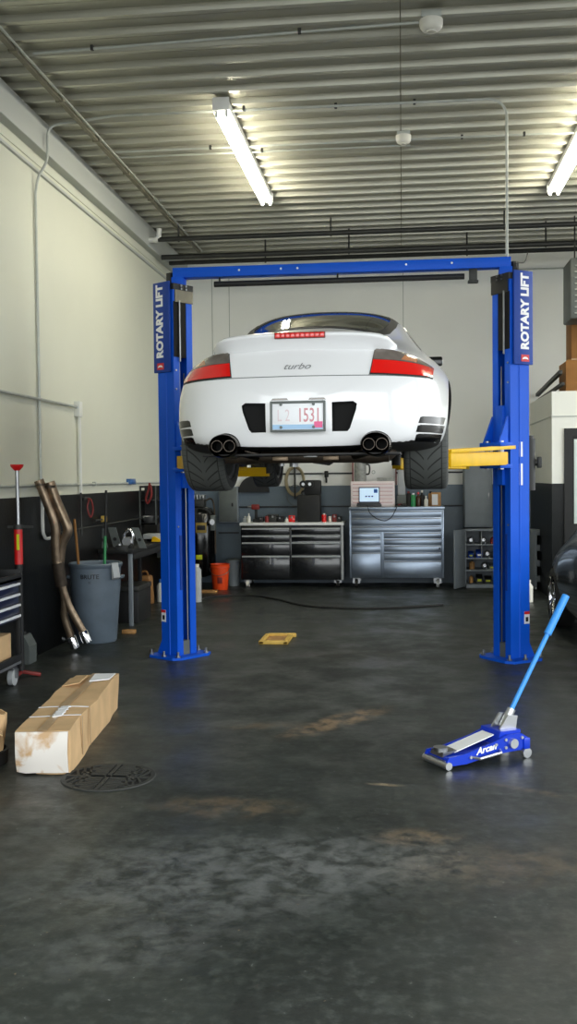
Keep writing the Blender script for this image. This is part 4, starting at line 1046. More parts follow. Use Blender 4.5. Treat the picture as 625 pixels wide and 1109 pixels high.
# pink upper box, laptop, jug, white cabinet
def P2(px, py, Y): return at(px, py, Y=Y)
Yp = CYF+.14
a, b = P2(380, 548.5, Yp), P2(427.5, 521, Yp)
zt2 = CH2[2]
pb = thing('tool_box', 'pale pink multi-drawer tool box standing on the stainless chest behind the laptop', 'tool box', (a.x, Yp, zt2))
Wp, Hp = b.x-a.x, b.z-zt2
MB().box(0, Wp, 0, .36, 0, Hp, .008).build('case', 'pinkbox', pb)
for k in range(6):
    z0 = .02+k*(Hp-.05)/6; d = MB().box(.02, Wp-.02, -.008, .01, z0, z0+(Hp-.05)/6-.008, .002).build('drawer', 'pinkbox', pb)
    MB().box(.03, Wp-.03, -.013, -.007, z0+(Hp-.05)/6-.015, z0+(Hp-.05)/6-.008).build('drawer_pull', 'pinkline', d)
Yl = CYF+.03
a, b = P2(388.5, 548.5, Yl), P2(411, 527.5, Yl)
lp = thing('laptop', 'open laptop with a pale blue lit screen in front of the pink tool box', 'laptop', ((a.x+b.x)/2, Yl, zt2))
lw = (b.x-a.x)
MB().box(-lw/2-.03, lw/2+.03, -.05, .09, 0.012, .04, .004).build('stand', 'laptop', lp)
ls = b.z-zt2
MB().box(-lw/2-.02, lw/2+.02, -.06, .09, .042, .058, .004).build('keyboard_base', 'laptop', lp)
sc = MB().box(-lw/2, lw/2, .085, .1, .058, ls, .004).build('screen_lid', 'laptop', lp)
MB().box(-lw/2+.012, lw/2-.012, .082, .0852, .078, ls-.014).build('display', 'screen', sc, 0)
for k in (-1, 0, 1): MB().box(k*.045-.014, k*.045+.014, .080, .0822, .145, .165, .0).build('screen_icon', 'screenmark', sc, 0)
MB().box(lw/2-.085, lw/2-.03, .080, .0822, ls-.085, ls-.03).build('screen_window', 'screenblue', sc, 0)
cpts = [P2(x, y, CYF-.04) for x, y in ((398, 549), (401, 556), (409, 562), (417, 564), (424, 560), (429, 551), (430, 548.5))]
cpts[0].z = zt2+.02; cpts[-1].z = zt2+.01
cpts = [cpts[0]+V((0, .03, .01))]+cpts+[cpts[-1]+V((0, .08, .004))]
tag(MB().tube(smoothpts(cpts, 5), .006, 6).build('power_cable', 'rubber'), 'thin black cable looping down the front of the stainless chest from the laptop', 'cable')
a, b = P2(384, 521, Yp+.1), P2(396.5, 501, Yp+.1)
z3 = zt2+Hp
jg = thing('jug', 'speckled grey jug with a dark handle on the pink tool box', 'jug', ((a.x+b.x)/2, Yp+.1, z3))
rj = (b.x-a.x)/2; hj = b.z-z3+.03
MB().lathe([(0, 0), (rj*.95, 0), (rj, .02), (rj, hj-.02), (rj*.97, hj), (rj*.9, hj), (rj*.9, .03), (0, .03)]).build('jug_body', 'jug', jg)
MB().tube(smoothpts([(rj*.95, 0, hj*.82), (rj*1.5, 0, hj*.78), (rj*1.6, 0, hj*.55), (rj*1.45, 0, hj*.36), (rj*.95, 0, hj*.34)], 4), .012, 8).build('handle', 'iron', jg)
Yc = YB-.13
a, b = P2(382.5, 521, Yc), P2(428.5, 494, Yc)
wc = thing('wall_cabinet', 'white wall cabinet with thin dark red side edges above the pink tool box', 'cabinet', (a.x, Yc, z3-.06))
Wc, Hc = b.x-a.x, 2.02-z3+.06
MB().box(0, Wc, 0, .12, 0, Hc, .006).build('cabinet_body', 'white', wc)
MB().box(-.014, .004, -.008, .12, 0, Hc).build('edge_trim', 'darkred', wc); MB().box(Wc-.004, Wc+.014, -.008, .12, 0, Hc).build('edge_trim', 'darkred', wc)
MB().box(.02, Wc-.02, -.012, .0, .02, Hc-.02, .003).build('door', 'white', wc)
MB().lathe([(.02, 0), (.028, .004), (.028, .008), (.018, .008)], Matrix.Translation((Wc*.48, -.012, Hc*.38)) @ Matrix.Rotation(PI/2, 4, 'X'), 20).build('ring_pull', 'greybox', wc)
tag(MB().box(P2(408, 516, Yp+.05).x, P2(427, 516, Yp+.05).x, Yp+.03, Yp+.25, z3, z3+.05, .005).build('flat_box', 'jug'), 'flat beige box lying on the pink tool box beside the jug', 'box')
a, b = P2(431, 549, CYF+.3), P2(439, 500, CYF+.3)
so = thing('machine_cover', 'pale grey upright cover beside the white wall cabinet, above the stainless chest', 'cover', ((a.x+b.x)/2, CYF+.36, zt2))
MB().box(-(b.x-a.x)/2, (b.x-a.x)/2, -.08, .1, .16, b.z-zt2, .02).build('cover', 'greybox', so); MB().box(-.07, .07, -.09, .09, 0, .17, .01).build('stand_foot', 'greyplate', so)
def bottle(px, pyt, Y, zbase, r, m, label, capm='black', name='bottle', cat='bottle', shape='bottle', group=None):
    p = P2(px, pyt, Y); h = p.z-zbase
    t = thing(name, label, cat, (p.x, Y, zbase), 0, group)
    if shape == 'can':
        MB().lathe([(0, 0), (r, 0), (r, h*.8), (r*.75, h*.87), (r*.4, h*.87), (0, h*.87)], seg=20).build('can_body', m, t)
        MB().lathe([(0, h*.86), (r*.55, h*.86), (r*.5, h), (0, h)], seg=16).build('cap', capm, t)
    else:
        MB().lathe([(0, 0), (r*.95, 0), (r, .01), (r, h*.58), (r*.8, h*.68), (r*.36, h*.76), (r*.34, h*.9), (0, h*.9)], seg=20).build('bottle_body', m, t)
        MB().lathe([(0, h*.86), (r*.42, h*.86), (r*.42, h), (0, h)], seg=16).build('cap', capm, t)
    return t
bottle(447.5, 534, CYF+.1, zt2, .035, 'green', 'green spray can in the row on the stainless chest', 'plastic_white', 'spray_can', 'can', 'can')
bottle(453, 533, CYF+.2, zt2, .04, 'bottlebrown', 'dark bottle just right of the green spray can', 'redlens')
bottle(457, 531, CYF+.28, zt2, .04, 'black', 'taller black bottle between the dark bottle and the white bottle', 'plastic_white')
bottle(461.5, 537, CYF+.12, zt2, .03, 'plastic_white', 'short white bottle in the row on the stainless chest', 'plastic_white')
bottle(442.5, 532, CYF+.3, zt2, .035, 'black', 'black spray can at the left end of the bottle row', 'darkred', 'spray_can', 'can', 'can')
bottle(466.5, 532, CYF+.24, zt2, .035, 'tan', 'tan can beside the white book at the end of the row', 'black', 'spray_can', 'can', 'can')
bk = P2(472, 533, CYF+.15)
bt = thing('clipboard', 'white sheet on a brown wooden board leaning at the right end of the bottle row', 'clipboard', (bk.x, CYF+.15, zt2)); hb_ = bk.z-zt2
q = Matrix.Rotation(-.12, 4, 'X')
MB().box(-.065, .075, .0, .015, .004, hb_, .003, q).build('board', 'wood', bt); MB().box(-.055, .03, -.005, .0, .02, hb_-.03, 0, q).build('paper', 'label', bt)
tools = thing('tool_tray', 'black tray of dark hand tools lying on the stainless chest beside the laptop', 'tray', (P2(435, 548, CYF+.1).x, CYF+.12, zt2))
MB().box(-.10, .09, -.08, .08, 0, .02, .004).build('tray', 'black', tools)
for i in range(4): MB().cyl((-.08+.04*i, -.06, .03), (-.05+.04*i, .06, .035), .011, seg=8).build('tool_grip', ('black', 'darkred', 'black', 'iron')[i], tools)

# tool wall: rails with hooked things
rz1, rz2 = at(430, 512, Y=YB-.02).z, at(430, 548, Y=YB-.02).z
xw0, xw1 = at(255, 520, Y=YB).x, at(503, 520, Y=YB).x
for zz, nm in ((rz1, 'upper'), (rz2, 'lower')):
    tag(MB().box(xw0, xw1, YB-.02, YB, zz-.012, zz+.012, .003).build('wall_rail', 'wallrail'), f'{nm} thin dark hanging rail along the grey part of the back wall', 'rail')
tag(MB().box(at(237, 575, Y=YB).x, at(259, 575, Y=YB).x, YB-.02, YB, at(240, 577, Y=YB).z-.012, at(240, 577, Y=YB).z+.012).build('wall_rail', 'wallrail'), 'short dark rail on the back wall under the grey electrical panel', 'rail')
hc_ = P2(319.5, 521, YB-.05)
co = thing('hose_coil', 'coiled tan hose hanging on the back wall above the left tool chest', 'hose', (hc_.x, YB-.05, hc_.z))
for k in range(3): MB().tube([(math.cos(t*2*PI/32)*(.125+.012*k), -.012*k+.01, math.sin(t*2*PI/32)*(.20+.014*k)) for t in range(32)], .012, 8, True).build('hose_loop', 'hose', co)
MB().tube([(math.cos(t*2*PI/28)*.13, .02, -.22+math.sin(t*2*PI/28)*.16) for t in range(28)], .005, 6, True).build('wire_loop', 'greyplate', co)
MB().box(-.012, .012, -.03, .03, -.28, .24, .004).build('hook_bar', 'iron', co)
pn = P2(275, 529, YB-.06)
pa = thing('splash_pan', 'round black drip pan hanging on the back wall over the left tool chest', 'pan', (pn.x, YB-.05, pn.z-.06))
MB().prism([(.24*math.cos(t*PI/20), .25*math.sin(t*PI/20)) for t in range(21)], -.03, .02, 'y').build('pan_body', 'black', pa)
MB().box(-.03, .03, -.03, .01, .22, .40, .006).build('hanger', 'black', pa)
def hung(name, label, px, py0, py1, wdt, m, kind, cat='tool', group=None):
    a, b = P2(px, py0, YB-.04), P2(px, py1, YB-.04); h = a.z-b.z
    t = thing(name, label, cat, (a.x, YB-.035, b.z), 0, group)
    if kind == 'drill':
        MB().box(-wdt/2, wdt/2, -.03, .03, h*.45, h, .012).build('tool_body', m, t); MB().box(-wdt*.25, wdt*.2, -.02, .02, 0, h*.5, .008).build('grip', 'black', t); MB().cyl((-wdt/2-.03, 0, h*.75), (-wdt/2, 0, h*.75), .014, seg=10).build('chuck', 'steel', t)
    elif kind == 'wrench':
        MB().box(-wdt*.2, wdt*.2, -.01, .01, .02, h-.03, .004).build('shank', m, t); MB().lathe([(wdt*.25, -.01), (wdt*.5, -.01), (wdt*.5, .01), (wdt*.25, .01), (wdt*.25, -.01)], Matrix.Translation((0, 0, h-.02)) @ Matrix.Rotation(PI/2, 4, 'X'), 16).build('ring_end', m, t)
        MB().box(-wdt*.4, wdt*.4, -.012, .012, -.01, .03, .004).build('jaw', m, t)
    return t
hung('impact_wrench', 'black air tool hanging beside the round drip pan, right of it', 287.5, 506, 526, .07, 'black', 'drill')
hung('spanner', 'small dark spanner hanging alone on the upper rail', 298, 511, 521, .04, 'iron', 'wrench')
hung('air_ratchet', 'black tool hanging on the upper rail above the black machine', 353.5, 510, 523, .06, 'black', 'drill')
sw = P2(264, 510, YB-.03)
so = thing('wall_socket', 'pale square socket box on the back wall at the left end of the upper rail', 'socket', (sw.x, YB-.03, sw.z))
MB().box(-.06, .06, -.02, .03, -.06, .06, .008).build('socket_box', 'greybox', so); MB().box(-.03, .03, -.026, -.018, -.035, .035, .003).build('socket_face', 'greyplate', so)

# things on the left chest
Z1 = CH1[2]; Y1 = 15.1
bottle(269.5, 556, Y1-.05, Z1, .028, 'plastic_white', 'tall white spray bottle at the left end of the black chest', 'plastic_white')
bottle(265.5, 559, Y1, Z1, .035, 'greybox', 'short pale grey bottle left of the tall white spray bottle', 'plastic_white')
bottle(310.5, 560, Y1-.08, Z1, .025, 'plastic_white', 'slim white bottle in the middle of the black chest', 'plastic_white')
bottle(351, 556, Y1, Z1, .035, 'redlens', 'red can right of the black machine on the black chest', 'plastic_white', 'spray_can', 'can', 'can')
bottle(357.5, 558, Y1+.04, Z1, .03, 'plastic_white', 'white can second right of the black machine', 'black', 'spray_can', 'can', 'can')
bottle(289, 558, Y1, Z1, .03, 'darkred', 'dark red can beside the black spray gun on the black chest', 'black', 'spray_can', 'can', 'can')
dr = thing('cordless_drill', 'dark red and black cordless drill standing on the black chest under the pan', 'drill', (P2(277, 560, Y1).x, Y1+.05, Z1))
MB().box(-.05, .05, -.04, .04, 0, .05, .01).build('battery', 'black', dr); MB().box(-.022, .022, -.02, .02, .05, .20, .01).build('grip', 'black', dr)
MB().box(-.07, .05, -.03, .03, .19, .27, .015).build('motor_body', 'darkred', dr); MB().cyl((-.07, 0, .23), (-.13, 0, .23), .02, .012, 12).build('chuck', 'steel', dr)
# black machine with two round lamps
mx0, mx1 = P2(322, 560, Y1).x, P2(347, 560, Y1).x
bmx = thing('battery_charger', 'bulky black machine with two small round lights on the black tool chest', 'machine', ((mx0+mx1)/2, Y1+.1, Z1))
wq = mx1-mx0; hq = P2(333, 536, Y1).z-Z1
MB().box(-wq/2, wq/2, -.12, .14, 0, hq, .02).build('case', 'black', bmx)
tq = P2(333, 520, Y1).z-Z1
MB().box(-wq*.2, wq*.52, -.06, .12, hq-.01, tq, .03).build('head', 'black', bmx)
for x in (-.08, .02): MB().cyl((x, -.11, tq-.06), (x, -.05, tq-.06), .055, seg=18).build('lamp_barrel', 'black', bmx); MB().cyl((x, -.115, tq-.06), (x, -.108, tq-.06), .024, seg=12).build('lamp_lens', 'alu', bmx)
MB().tube(smoothpts([(-wq*.3, 0, hq), (-wq*.3, 0, hq+.05), (0, 0, hq+.06), (.1, 0, hq)], 4), .012, 8).build('carry_handle', 'black', bmx)
# row of small boxes and grips in racks on the chest
for i, (px, pw, pyt, m, lbl) in enumerate(((296, 12, 557, 'iron', 'low dark bit box left of the slim white bottle'), (303.5, 8, 559, 'black', 'small black case just left of the slim white bottle'), (316.5, 7, 558, 'redlens', 'small red plastic case right of the slim white bottle'),
                                            (362.5, 5, 557, 'darkred', 'small dark red case near the right end of the black chest'), (367.5, 5, 559, 'iron', 'small dark case at the right end of the black chest'), (283, 6, 560, 'black', 'small black case beside the cordless drill'))):
    c = P2(px, pyt, Y1+.08); w_ = pw*.0137; h_ = c.z-Z1
    t = thing('parts_case', lbl, 'case', (c.x, Y1+.06, Z1))
    MB().box(-w_/2, w_/2, -.06, .06, 0, h_*.75, .006).build('case_base', m, t); MB().box(-w_/2, w_/2, -.06, .06, h_*.76, h_, .006).build('lid', m, t)
    MB().box(-.012, .012, -.068, -.058, h_*.6, h_*.85, .002).build('latch', 'steel', t)

# electrical panel, compressor, bucket, bin
a, b = P2(237, 566, YB-.1), P2(257.5, 527, YB-.1)
ep = thing('electrical_panel', 'grey electrical panel on the back wall above the orange bucket', 'panel', (a.x, YB-.1, a.z)); We, He = b.x-a.x, b.z-a.z
MB().box(0, We, 0, .1, 0, He, .006).build('panel_box', 'locker', ep); MB().box(.015, We-.015, -.012, .002, .015, He-.015, .004).build('door', 'greyplate', ep); MB().box(We*.68, We*.76, -.02, -.01, He*.45, He*.55, .003).build('latch', 'black', ep)
ck = P2(222, 640, 14.6)
cp = thing('air_compressor', 'tall black upright air compressor tank partly behind the left lift column', 'compressor', (at(216, 600, Y=15.1).x, 15.1, 0))
hh = P2(219, 548, 15.1).z
MB().lathe([(0, .14), (.10, .145), (.2, .18), (.25, .25), (.25, hh-.12), (.2, hh-.04), (.1, hh), (0, hh)], seg=28).build('tank', 'gloss_black', cp)
for k in range(3):
    t_ = k*2*PI/3+.4; MB().bar((.2*math.cos(t_), .2*math.sin(t_), .22), (.23*math.cos(t_), .23*math.sin(t_), 0), .06, .02).build('leg', 'black', cp)
ph = MB().box(-.12, .10, -.1, .1, hh-.02, hh+.10, .015).build('pump', 'iron', cp)
for k in range(5): MB().box(-.1+.045*k, -.085+.045*k, -.11, .11, hh+.1, hh+.17, .003).build('cooling_fin', 'alu', ph)
MB().tube(smoothpts([(.1, 0, hh+.08), (.2, 0, hh+.1), (.25, -.05, hh-.1), (.26, -.06, .5)], 4), .014, 8).build('outlet_pipe', 'dirtysteel', ph)
MB().box(.00, .16, -.255, -.22, P2(222, 577, 14.85).z, P2(222, 566, 14.85).z, .003).build('gold_label', 'goldlabel', cp)
MB().box(.02, .145, -.26, -.22, P2(222, 574, 14.85).z, P2(222, 569, 14.85).z, .002).build('label_face', 'black', cp)
MB().box(.0, .09, -.262, -.22, P2(216, 606, 14.85).z, P2(216, 601, 14.85).z, .002).build('warning_label', 'hazard', cp)
MB().cyl((.21, -.17, .98), (.24, -.2, .98), .045, seg=16).build('pressure_gauge', 'alu', cp)
MB().box(.20, .27, -.15, -.02, .85, 1.08, .01).build('switch_box', 'greyplate', cp)
q = at(240, 637.5, Z=0)
bu = thing('bucket', 'orange plastic bucket on the floor between the compressor and the black tool chest', 'bucket', (q.x, q.y-.1, 0))
hb2 = at(240, 610, Y=q.y).z
MB().lathe([(0, 0), (.108, 0), (.112, .01), (.135, hb2-.06), (.142, hb2-.055), (.142, hb2-.035), (.137, hb2-.03), (.138, hb2-.008), (.145, hb2), (.133, hb2), (.108, .015), (0, .015)], seg=36).build('bucket_body', 'orange', bu)
MB().tube([(math.cos(t)*.15, -.02-abs(math.sin(t))*.12, hb2-.06-abs(math.sin(t))*.10) for t in [PI*k/16 for k in range(17)]], .004, 6).build('bail_handle', 'steel', bu)
MB().box(-.02, .05, -.128, -.118, .10, .19, .004).build('dark_mark', 'darkred', bu)
q = at(252, 640, Z=0)
tb = thing('waste_bin', 'small dark grey bin on the floor between the orange bucket and the black chest', 'bin', (at(253, 637, Y=15.2).x, 15.2, 0))
MB().lathe([(0, 0), (.085, 0), (.10, .36), (.11, .37), (.11, .39), (.095, .39), (.08, .02), (0, .02)], seg=24).build('bin_body', 'locker', tb)
MB().lathe([(.0, .395), (.10, .395), (.112, .385), (.112, .40), (.03, .42), (0, .42)], seg=24).build('lid', 'greyplate', tb)
q = at(226, 642, Z=0)
tag(MB().box(q.x-.12, q.x+.12, q.y-.06, q.y+.1, 0, .035, .006).build('wood_block', 'wood'), 'short flat wood block on the floor in front of the compressor', 'block')
q = P2(215, 646, 13.4)
hbx = thing('white_canister', 'white upright canister just right of the left lift column', 'canister', (at(213.5, 640, Y=13.2).x, 13.2, 0))
hcz = P2(214, 611, 13.2).z
MB().lathe([(0, 0), (.06, 0), (.06, hcz*.85), (.03, hcz*.93), (0, hcz*.93)], seg=20).build('canister_body', 'greybox', hbx); MB().lathe([(0, hcz*.9), (.032, hcz*.9), (.032, hcz), (0, hcz)], seg=16).build('cap', 'plastic_white', hbx)

# grey lockers at the back right
YL = 14.95
a, b = P2(503.5, 571, YL+.2), P2(533, 503, YL+.2)
lk = thing('locker', 'plain grey metal locker hung above the open parts cabinet, under the yellow arm', 'locker', (a.x, YL+.2, a.z)); Wl, Hl = b.x-a.x, b.z-a.z
MB().box(0, Wl, 0, .48, 0, Hl+.1, .006).build('locker_body', 'locker', lk); MB().box(.01, Wl-.01, -.014, .004, .02, Hl+.08, .004).build('door', 'locker', lk); MB().box(Wl-.06, Wl-.04, -.03, -.012, Hl*.45, Hl*.55, .004).build('handle', 'steel', lk)
xa, xb = P2(503.5, 600, YL).x, P2(571, 600, YL).x
zt = P2(515, 573, YL).z
pc = thing('parts_cabinet', 'grey steel cabinet with both doors open and shelves of small parts behind the right column', 'cabinet', ((xa+xb)/2, YL, 0)); Wl = xb-xa
cz = MB().box(-Wl/2, -Wl/2+.02, 0, .5, .0, zt).box(Wl/2-.02, Wl/2, 0, .5, 0, zt).box(-Wl/2, Wl/2, 0, .5, zt-.03, zt).box(-Wl/2, Wl/2, 0, .5, 0.0, .05).box(-Wl/2, Wl/2, .48, .5, 0, zt)
cz.build('carcass', 'locker', pc, 0)
shz = []
for yy in (590, 605, 618):
    z = P2(515, yy, YL).z; shz.append(z); MB().box(-Wl/2+.02, Wl/2-.02, .02, .48, z-.01, z+.008).build('shelf', 'locker', pc, 0)
MB().box(-Wl/2+.24, -Wl/2+.25, .04, .46, shz[1], zt-.03).build('shelf_divider', 'greybox', pc, 0)
dl = MB().box(-Wl/2-.36, -Wl/2, -.012, .012, .02, zt, .004)
bmesh.ops.rotate(dl.bm, cent=(-Wl/2, 0, 0), matrix=Matrix.Rotation(math.radians(62), 3, 'Z'), verts=dl.bm.verts[:])
d1_ = dl.build('door', 'locker', pc)
dr_ = MB().box(Wl/2, Wl/2+.38, -.014, .014, .02, zt, .004)
for k in range(4): dr_.box(Wl/2+.02, Wl/2+.34, .012, .10, .12+k*.22, .20+k*.22, .003)
bmesh.ops.rotate(dr_.bm, cent=(Wl/2, 0, 0), matrix=Matrix.Rotation(math.radians(-78), 3, 'Z'), verts=dr_.bm.verts[:])
dd = dr_.build('door', 'locker', pc)
kb = MB().cyl((Wl/2+.11, -.26, .62), (Wl/2+.14, -.26, .62), .015, seg=10).build('door_knob', 'alu', dd)
# small parts on its shelves
rnd = random.Random(3); n_ = 0
cx0 = pc.location.x
for si, zs in enumerate([.05]+shz[::-1]):
    zs += .009
    x = -Wl/2+.06
    while x < .14:
        w_ = rnd.uniform(.07, .11); h_ = rnd.uniform(.07, .13); yy = rnd.uniform(.06, .12)
        kind = rnd.choice(('turbine', 'bin', 'bin', 'can'))
        if -Wl/2+.22 < x+w_/2 < -Wl/2+.28: x += .05
        loc = (cx0+x+w_/2, YL+yy+.06, zs)
        gname = 'small parts on the cabinet shelves'
        lev = ('bottom', 'second lowest', 'third lowest', 'top')[si]
        if kind == 'bin':
            t = thing('parts_bin', f'small dark parts bin on the {lev} shelf of the grey cabinet', 'bin', loc, 0, gname)
            MB().prism([(-.05, 0), (.06, 0), (.06, h_), (-.02, h_*.6), (-.05, h_*.6)], -w_/2, w_/2, 'x').build('bin_body', rnd.choice(('lockerdark', 'black', 'sign_blue', 'greyplate')), t, 0)
            MB().box(-w_*.3, w_*.3, -.056, -.049, h_*.2, h_*.45).build('bin_label', rnd.choice(('label', 'greybox', 'hazard')), t, 0)
        elif kind == 'turbine':
            t = thing('turbocharger', f'bright round metal part on the {lev} shelf of the grey cabinet', 'machine part', loc, 0, gname)
            MB().lathe([(0, -.04), (.045, -.03), (.05, .0), (.04, .03), (.025, .045), (.02, .045), (.018, 0), (0, 0)], Matrix.Translation((0, 0, .055)) @ Matrix.Rotation(PI/2, 4, 'X'), 20).build('housing', 'alu', t)
            MB().cyl((.03, 0, .0), (.03, 0, .06), .018, seg=12).build('flange', 'steel', t)
        else:
            t = thing('oil_can', f'small can on the {lev} shelf of the grey cabinet', 'can', loc, 0, gname)
            r_ = w_*.4; MB().lathe([(0, 0), (r_, 0), (r_, h_*.8), (r_*.4, h_), (0, h_)], seg=16).build('can_body', rnd.choice(('greybox', 'darkred', 'wood')), t); MB().cyl((0, 0, h_*.97), (0, 0, h_*1.1), r_*.35, seg=10).build('cap', 'black', t)
        x += w_+rnd.uniform(.015, .04)
q = at(573.5, 648, Z=0)
wb = thing('white_bottle', 'white upright bottle on the floor just right of the right lift column', 'bottle', (at(573.0, 648, Y=13.3).x, 13.3, 0))
hz = P2(573, 628, 13.3).z
MB().lathe([(0, 0), (.05, 0), (.052, hz*.7), (.025, hz*.85), (0, hz*.85)], seg=18).build('bottle_body', 'plastic_white', wb); MB().lathe([(0, hz*.82), (.026, hz*.82), (.026, hz), (0, hz)], seg=14).build('cap', 'plastic_white', wb)
# ---------------------------------------------------------------- left side
def PX(px, py, X): return at(px, py, X=X)
# trash bin with lettering
q = at(110, 700, Z=0)
bx_, by_ = at(104, 650, Y=9.98).x, 9.98
hb3 = at(104, 611, Y=9.75).z
gbin = thing('trash_bin', 'tall round grey plastic trash bin with black lettering beside the leaning exhaust', 'bin', (bx_, by_, 0))
RB, RT_ = .205, .258
MB().lathe([(0, .0), (RB-.01, 0), (RB, .015), (RB+.035, hb3*.6), (RB+.036, hb3*.61), (RT_-.012, hb3*.66), (RT_-.004, hb3*.94), (RT_+.010, hb3*.955), (RT_+.014, hb3*.985), (RT_+.004, hb3), (RT_-.012, hb3*.99), (RT_-.02, hb3*.9), (RB-.012, .02), (0, .02)], seg=56).build('bin_body', 'bin', gbin)
a0 = -PI/2-.02
def cylmap(co):
    th = a0 + co.x/RT_; r = RT_-.004+co.z+.001
    return V((r*math.cos(th), r*math.sin(th), hb3*.84+co.y))
MB().text('BRUTE', .062, (1, 0, 0), (0, 1, 0), (0, 0, 0), .0015, .0008, 0, 1, lambda co: cylmap(V((co.x*1.05+.02, co.y, co.z)))).build('lettering', 'bindark', gbin, 0)
MB().text('32', .03, (1, 0, 0), (0, 1, 0), (0, 0, 0), .0015, .0, 0, 1, lambda co: cylmap(V((co.x+.02, co.y-.055, co.z)))).build('lettering', 'bindark', gbin, 0)
for s in (-1, 1): MB().box(s*(RT_-.01), s*(RT_+.03), -.06, .06, hb3*.80, hb3*.84, .01).build('handle', 'bin', gbin)
def pole(name, label, pa, pb, r, m, gm, cat='broom'):
    t = thing(name, label, cat, (0, 0, 0))
    a, b = V(pa), V(pb); MB().cyl(a, b, r, seg=10).build('handle', m, t)
    c = a.lerp(b, .68 if gm == 'green' else .5); MB().cyl(a, c, r*1.15, seg=10).build('grip_sleeve', gm, t)
    return t
pole('broom', 'wooden broom handle standing in the grey trash bin', (bx_-.13, by_+.02, .06), at(80.5, 562, Y=by_+.06), .014, 'carddark', 'wood')
pole('shovel', 'dark long handle with a green lower sleeve standing in the grey trash bin', (bx_+.05, by_+.06, .06), at(115, 531, Y=by_+.18), .013, 'black', 'green')
MB().prism([(RT_-.015, hb3+.004), (RT_+.02, hb3+.006), (RT_+.05, hb3-.14), (RT_+.02, hb3-.16), (RT_+.018, hb3-.01), (RT_-.012, hb3-.006)], -.05, .04, 'y', Matrix.Rotation(-.5, 4, 'Z')).build('bin_liner', 'greybox', gbin, 0)

# leaning exhaust: two pipes, joining, resonator, two tips
def ep_(px, py):
    t = (py-520)/180; return at(px, py, Y=9.02+.42*max(0, min(1, t))-(.10 if t > .55 else .1*t/.55))
ex = thing('exhaust_pipe', 'heat stained twin exhaust pipe leaning upright against the left wall beside the trash bin', 'exhaust', (0, 0, 0))
L_ = [ep_(*p) for p in ((42, 520), (51, 543), (59.5, 568), (60.5, 588), (61.5, 607), (64, 614))]
R_2 = [ep_(*p)+V((0, .03, 0)) for p in ((53, 522), (59.5, 541), (68, 561), (72.5, 575), (66, 590), (63.5, 610))]
MB().tube(smoothpts(L_, 6), .046, 14).build('front_pipe', 'pipebrown', ex)
MB().tube(smoothpts(R_2, 6), .044, 14).build('front_pipe', 'pipebrown', ex)
MB().cyl(ep_(62.5, 609), ep_(66.5, 634), .056, seg=20).build('resonator', 'dirtysteel', ex)
for A_, nm in (([(66.5, 632), (70, 650), (70, 668), (76, 687), (79, 695)], 0), ([(67, 634), (73, 652), (81, 668), (89, 682), (92, 689)], 1)):
    P_ = [ep_(*p) for p in A_]
    MB().tube(smoothpts(P_, 6), .036, 14).build('tail_pipe', 'pipebrown', ex)
    d_ = (P_[-1]-P_[-2]).normalized(); e = P_[-1]
    q = d_.to_track_quat('Z', 'Y').to_matrix().to_4x4(); q.translation = e
    MB().lathe([(.036, -.06), (.044, -.05), (.047, .06), (.041, .06), (.037, -.04), (0, -.04)], q, 24).build('chrome_tip', 'chrome', ex)
for p in ((44, 525), (54.5, 527)):
    a = ep_(*p); MB().cyl(a-V((0, 0, .012)), a+V((0, 0, .012)), .048, seg=18).build('flange', 'dirtysteel', ex)
# tall support stand
sy_ = 8.10; sx_ = at(21, 640, Y=sy_).x
z_top, z_col, z_mid = at(21, 503, Y=sy_).z, at(21, 568, Y=sy_).z, at(21, 611, Y=sy_).z
us = thing('lift_support_stand', 'tall red and steel support stand with a red saddle behind the blue tool cart', 'stand', (sx_, sy_, 0))
MB().cyl((0, 0, .03), (0, 0, z_mid), .030, seg=16).build('base_tube', 'black', us)
MB().cyl((0, 0, z_mid), (0, 0, z_col), .035, seg=18).build('upper_tube', 'red', us)
MB().bar((-.09, 0, z_col-.02), (.13, 0, z_col-.02), .02, .02).cyl((0, 0, z_col-.04), (0, 0, z_col), .04, seg=14).build('height_handle', 'iron', us)
MB().cyl((0, 0, z_col), (0, 0, z_top-.03), .016, seg=14).build('screw', 'steel', us)
MB().lathe([(0, z_top-.05), (.022, z_top-.05), (.05, z_top-.02), (.055, z_top), (.03, z_top), (.02, z_top-.015), (0, z_top-.015)], seg=20).build('saddle', 'red', us)
MB().box(-.002, .02, -.036, -.030, z_mid+.12, z_mid+.25, .0).build('rating_label', 'hazard', us)
for k in range(3):
    t_ = .35+k*2*PI/3; MB().bar((0, 0, .05), (.16*math.cos(t_), .16*math.sin(t_), .015), .05, .025, .004).build('foot', 'darkred', us)

# blue tool cart at the left edge
cz1 = at(21, 617, Y=7.8).z
ct = thing('tool_cart', 'blue drawer tool cart with silver drawer edges at the left edge of the garage', 'tool cart', (at(22, 650, Y=7.84).x-.165, 7.37, 0))
HX, HY = .165, .47
MB().box(-HX, HX-.02, -HY, HY, .52, cz1-.08, .006).build('cabinet', 'cartblue', ct)
MB().box(-HX, HX+.01, -HY-.01, HY+.01, cz1-.085, cz1-.06, .004).box(-HX, HX+.01, -HY-.01, -HY+.01, cz1-.085, cz1, .004).box(-HX, HX+.01, HY-.01, HY+.01, cz1-.085, cz1, .004).box(-HX, -HX+.02, -HY, HY, cz1-.085, cz1, .004).box(HX-.01, HX+.01, -HY, HY, cz1-.085, cz1-.03, .004).build('top_tray', 'black', ct)
for (za, zb_) in ((cz1-.10, cz1-.18), (cz1-.185, cz1-.265), (cz1-.27, cz1-.35), (cz1-.355, .53)):
    d = MB().box(HX-.022, HX, -HY+.03, HY-.03, zb_, za, .003).build('drawer', 'cartblue', ct)
    MB().box(HX-.006, HX+.018, -HY+.03, HY-.03, za-.022, za-.002, .004).build('drawer_pull', 'label', d)
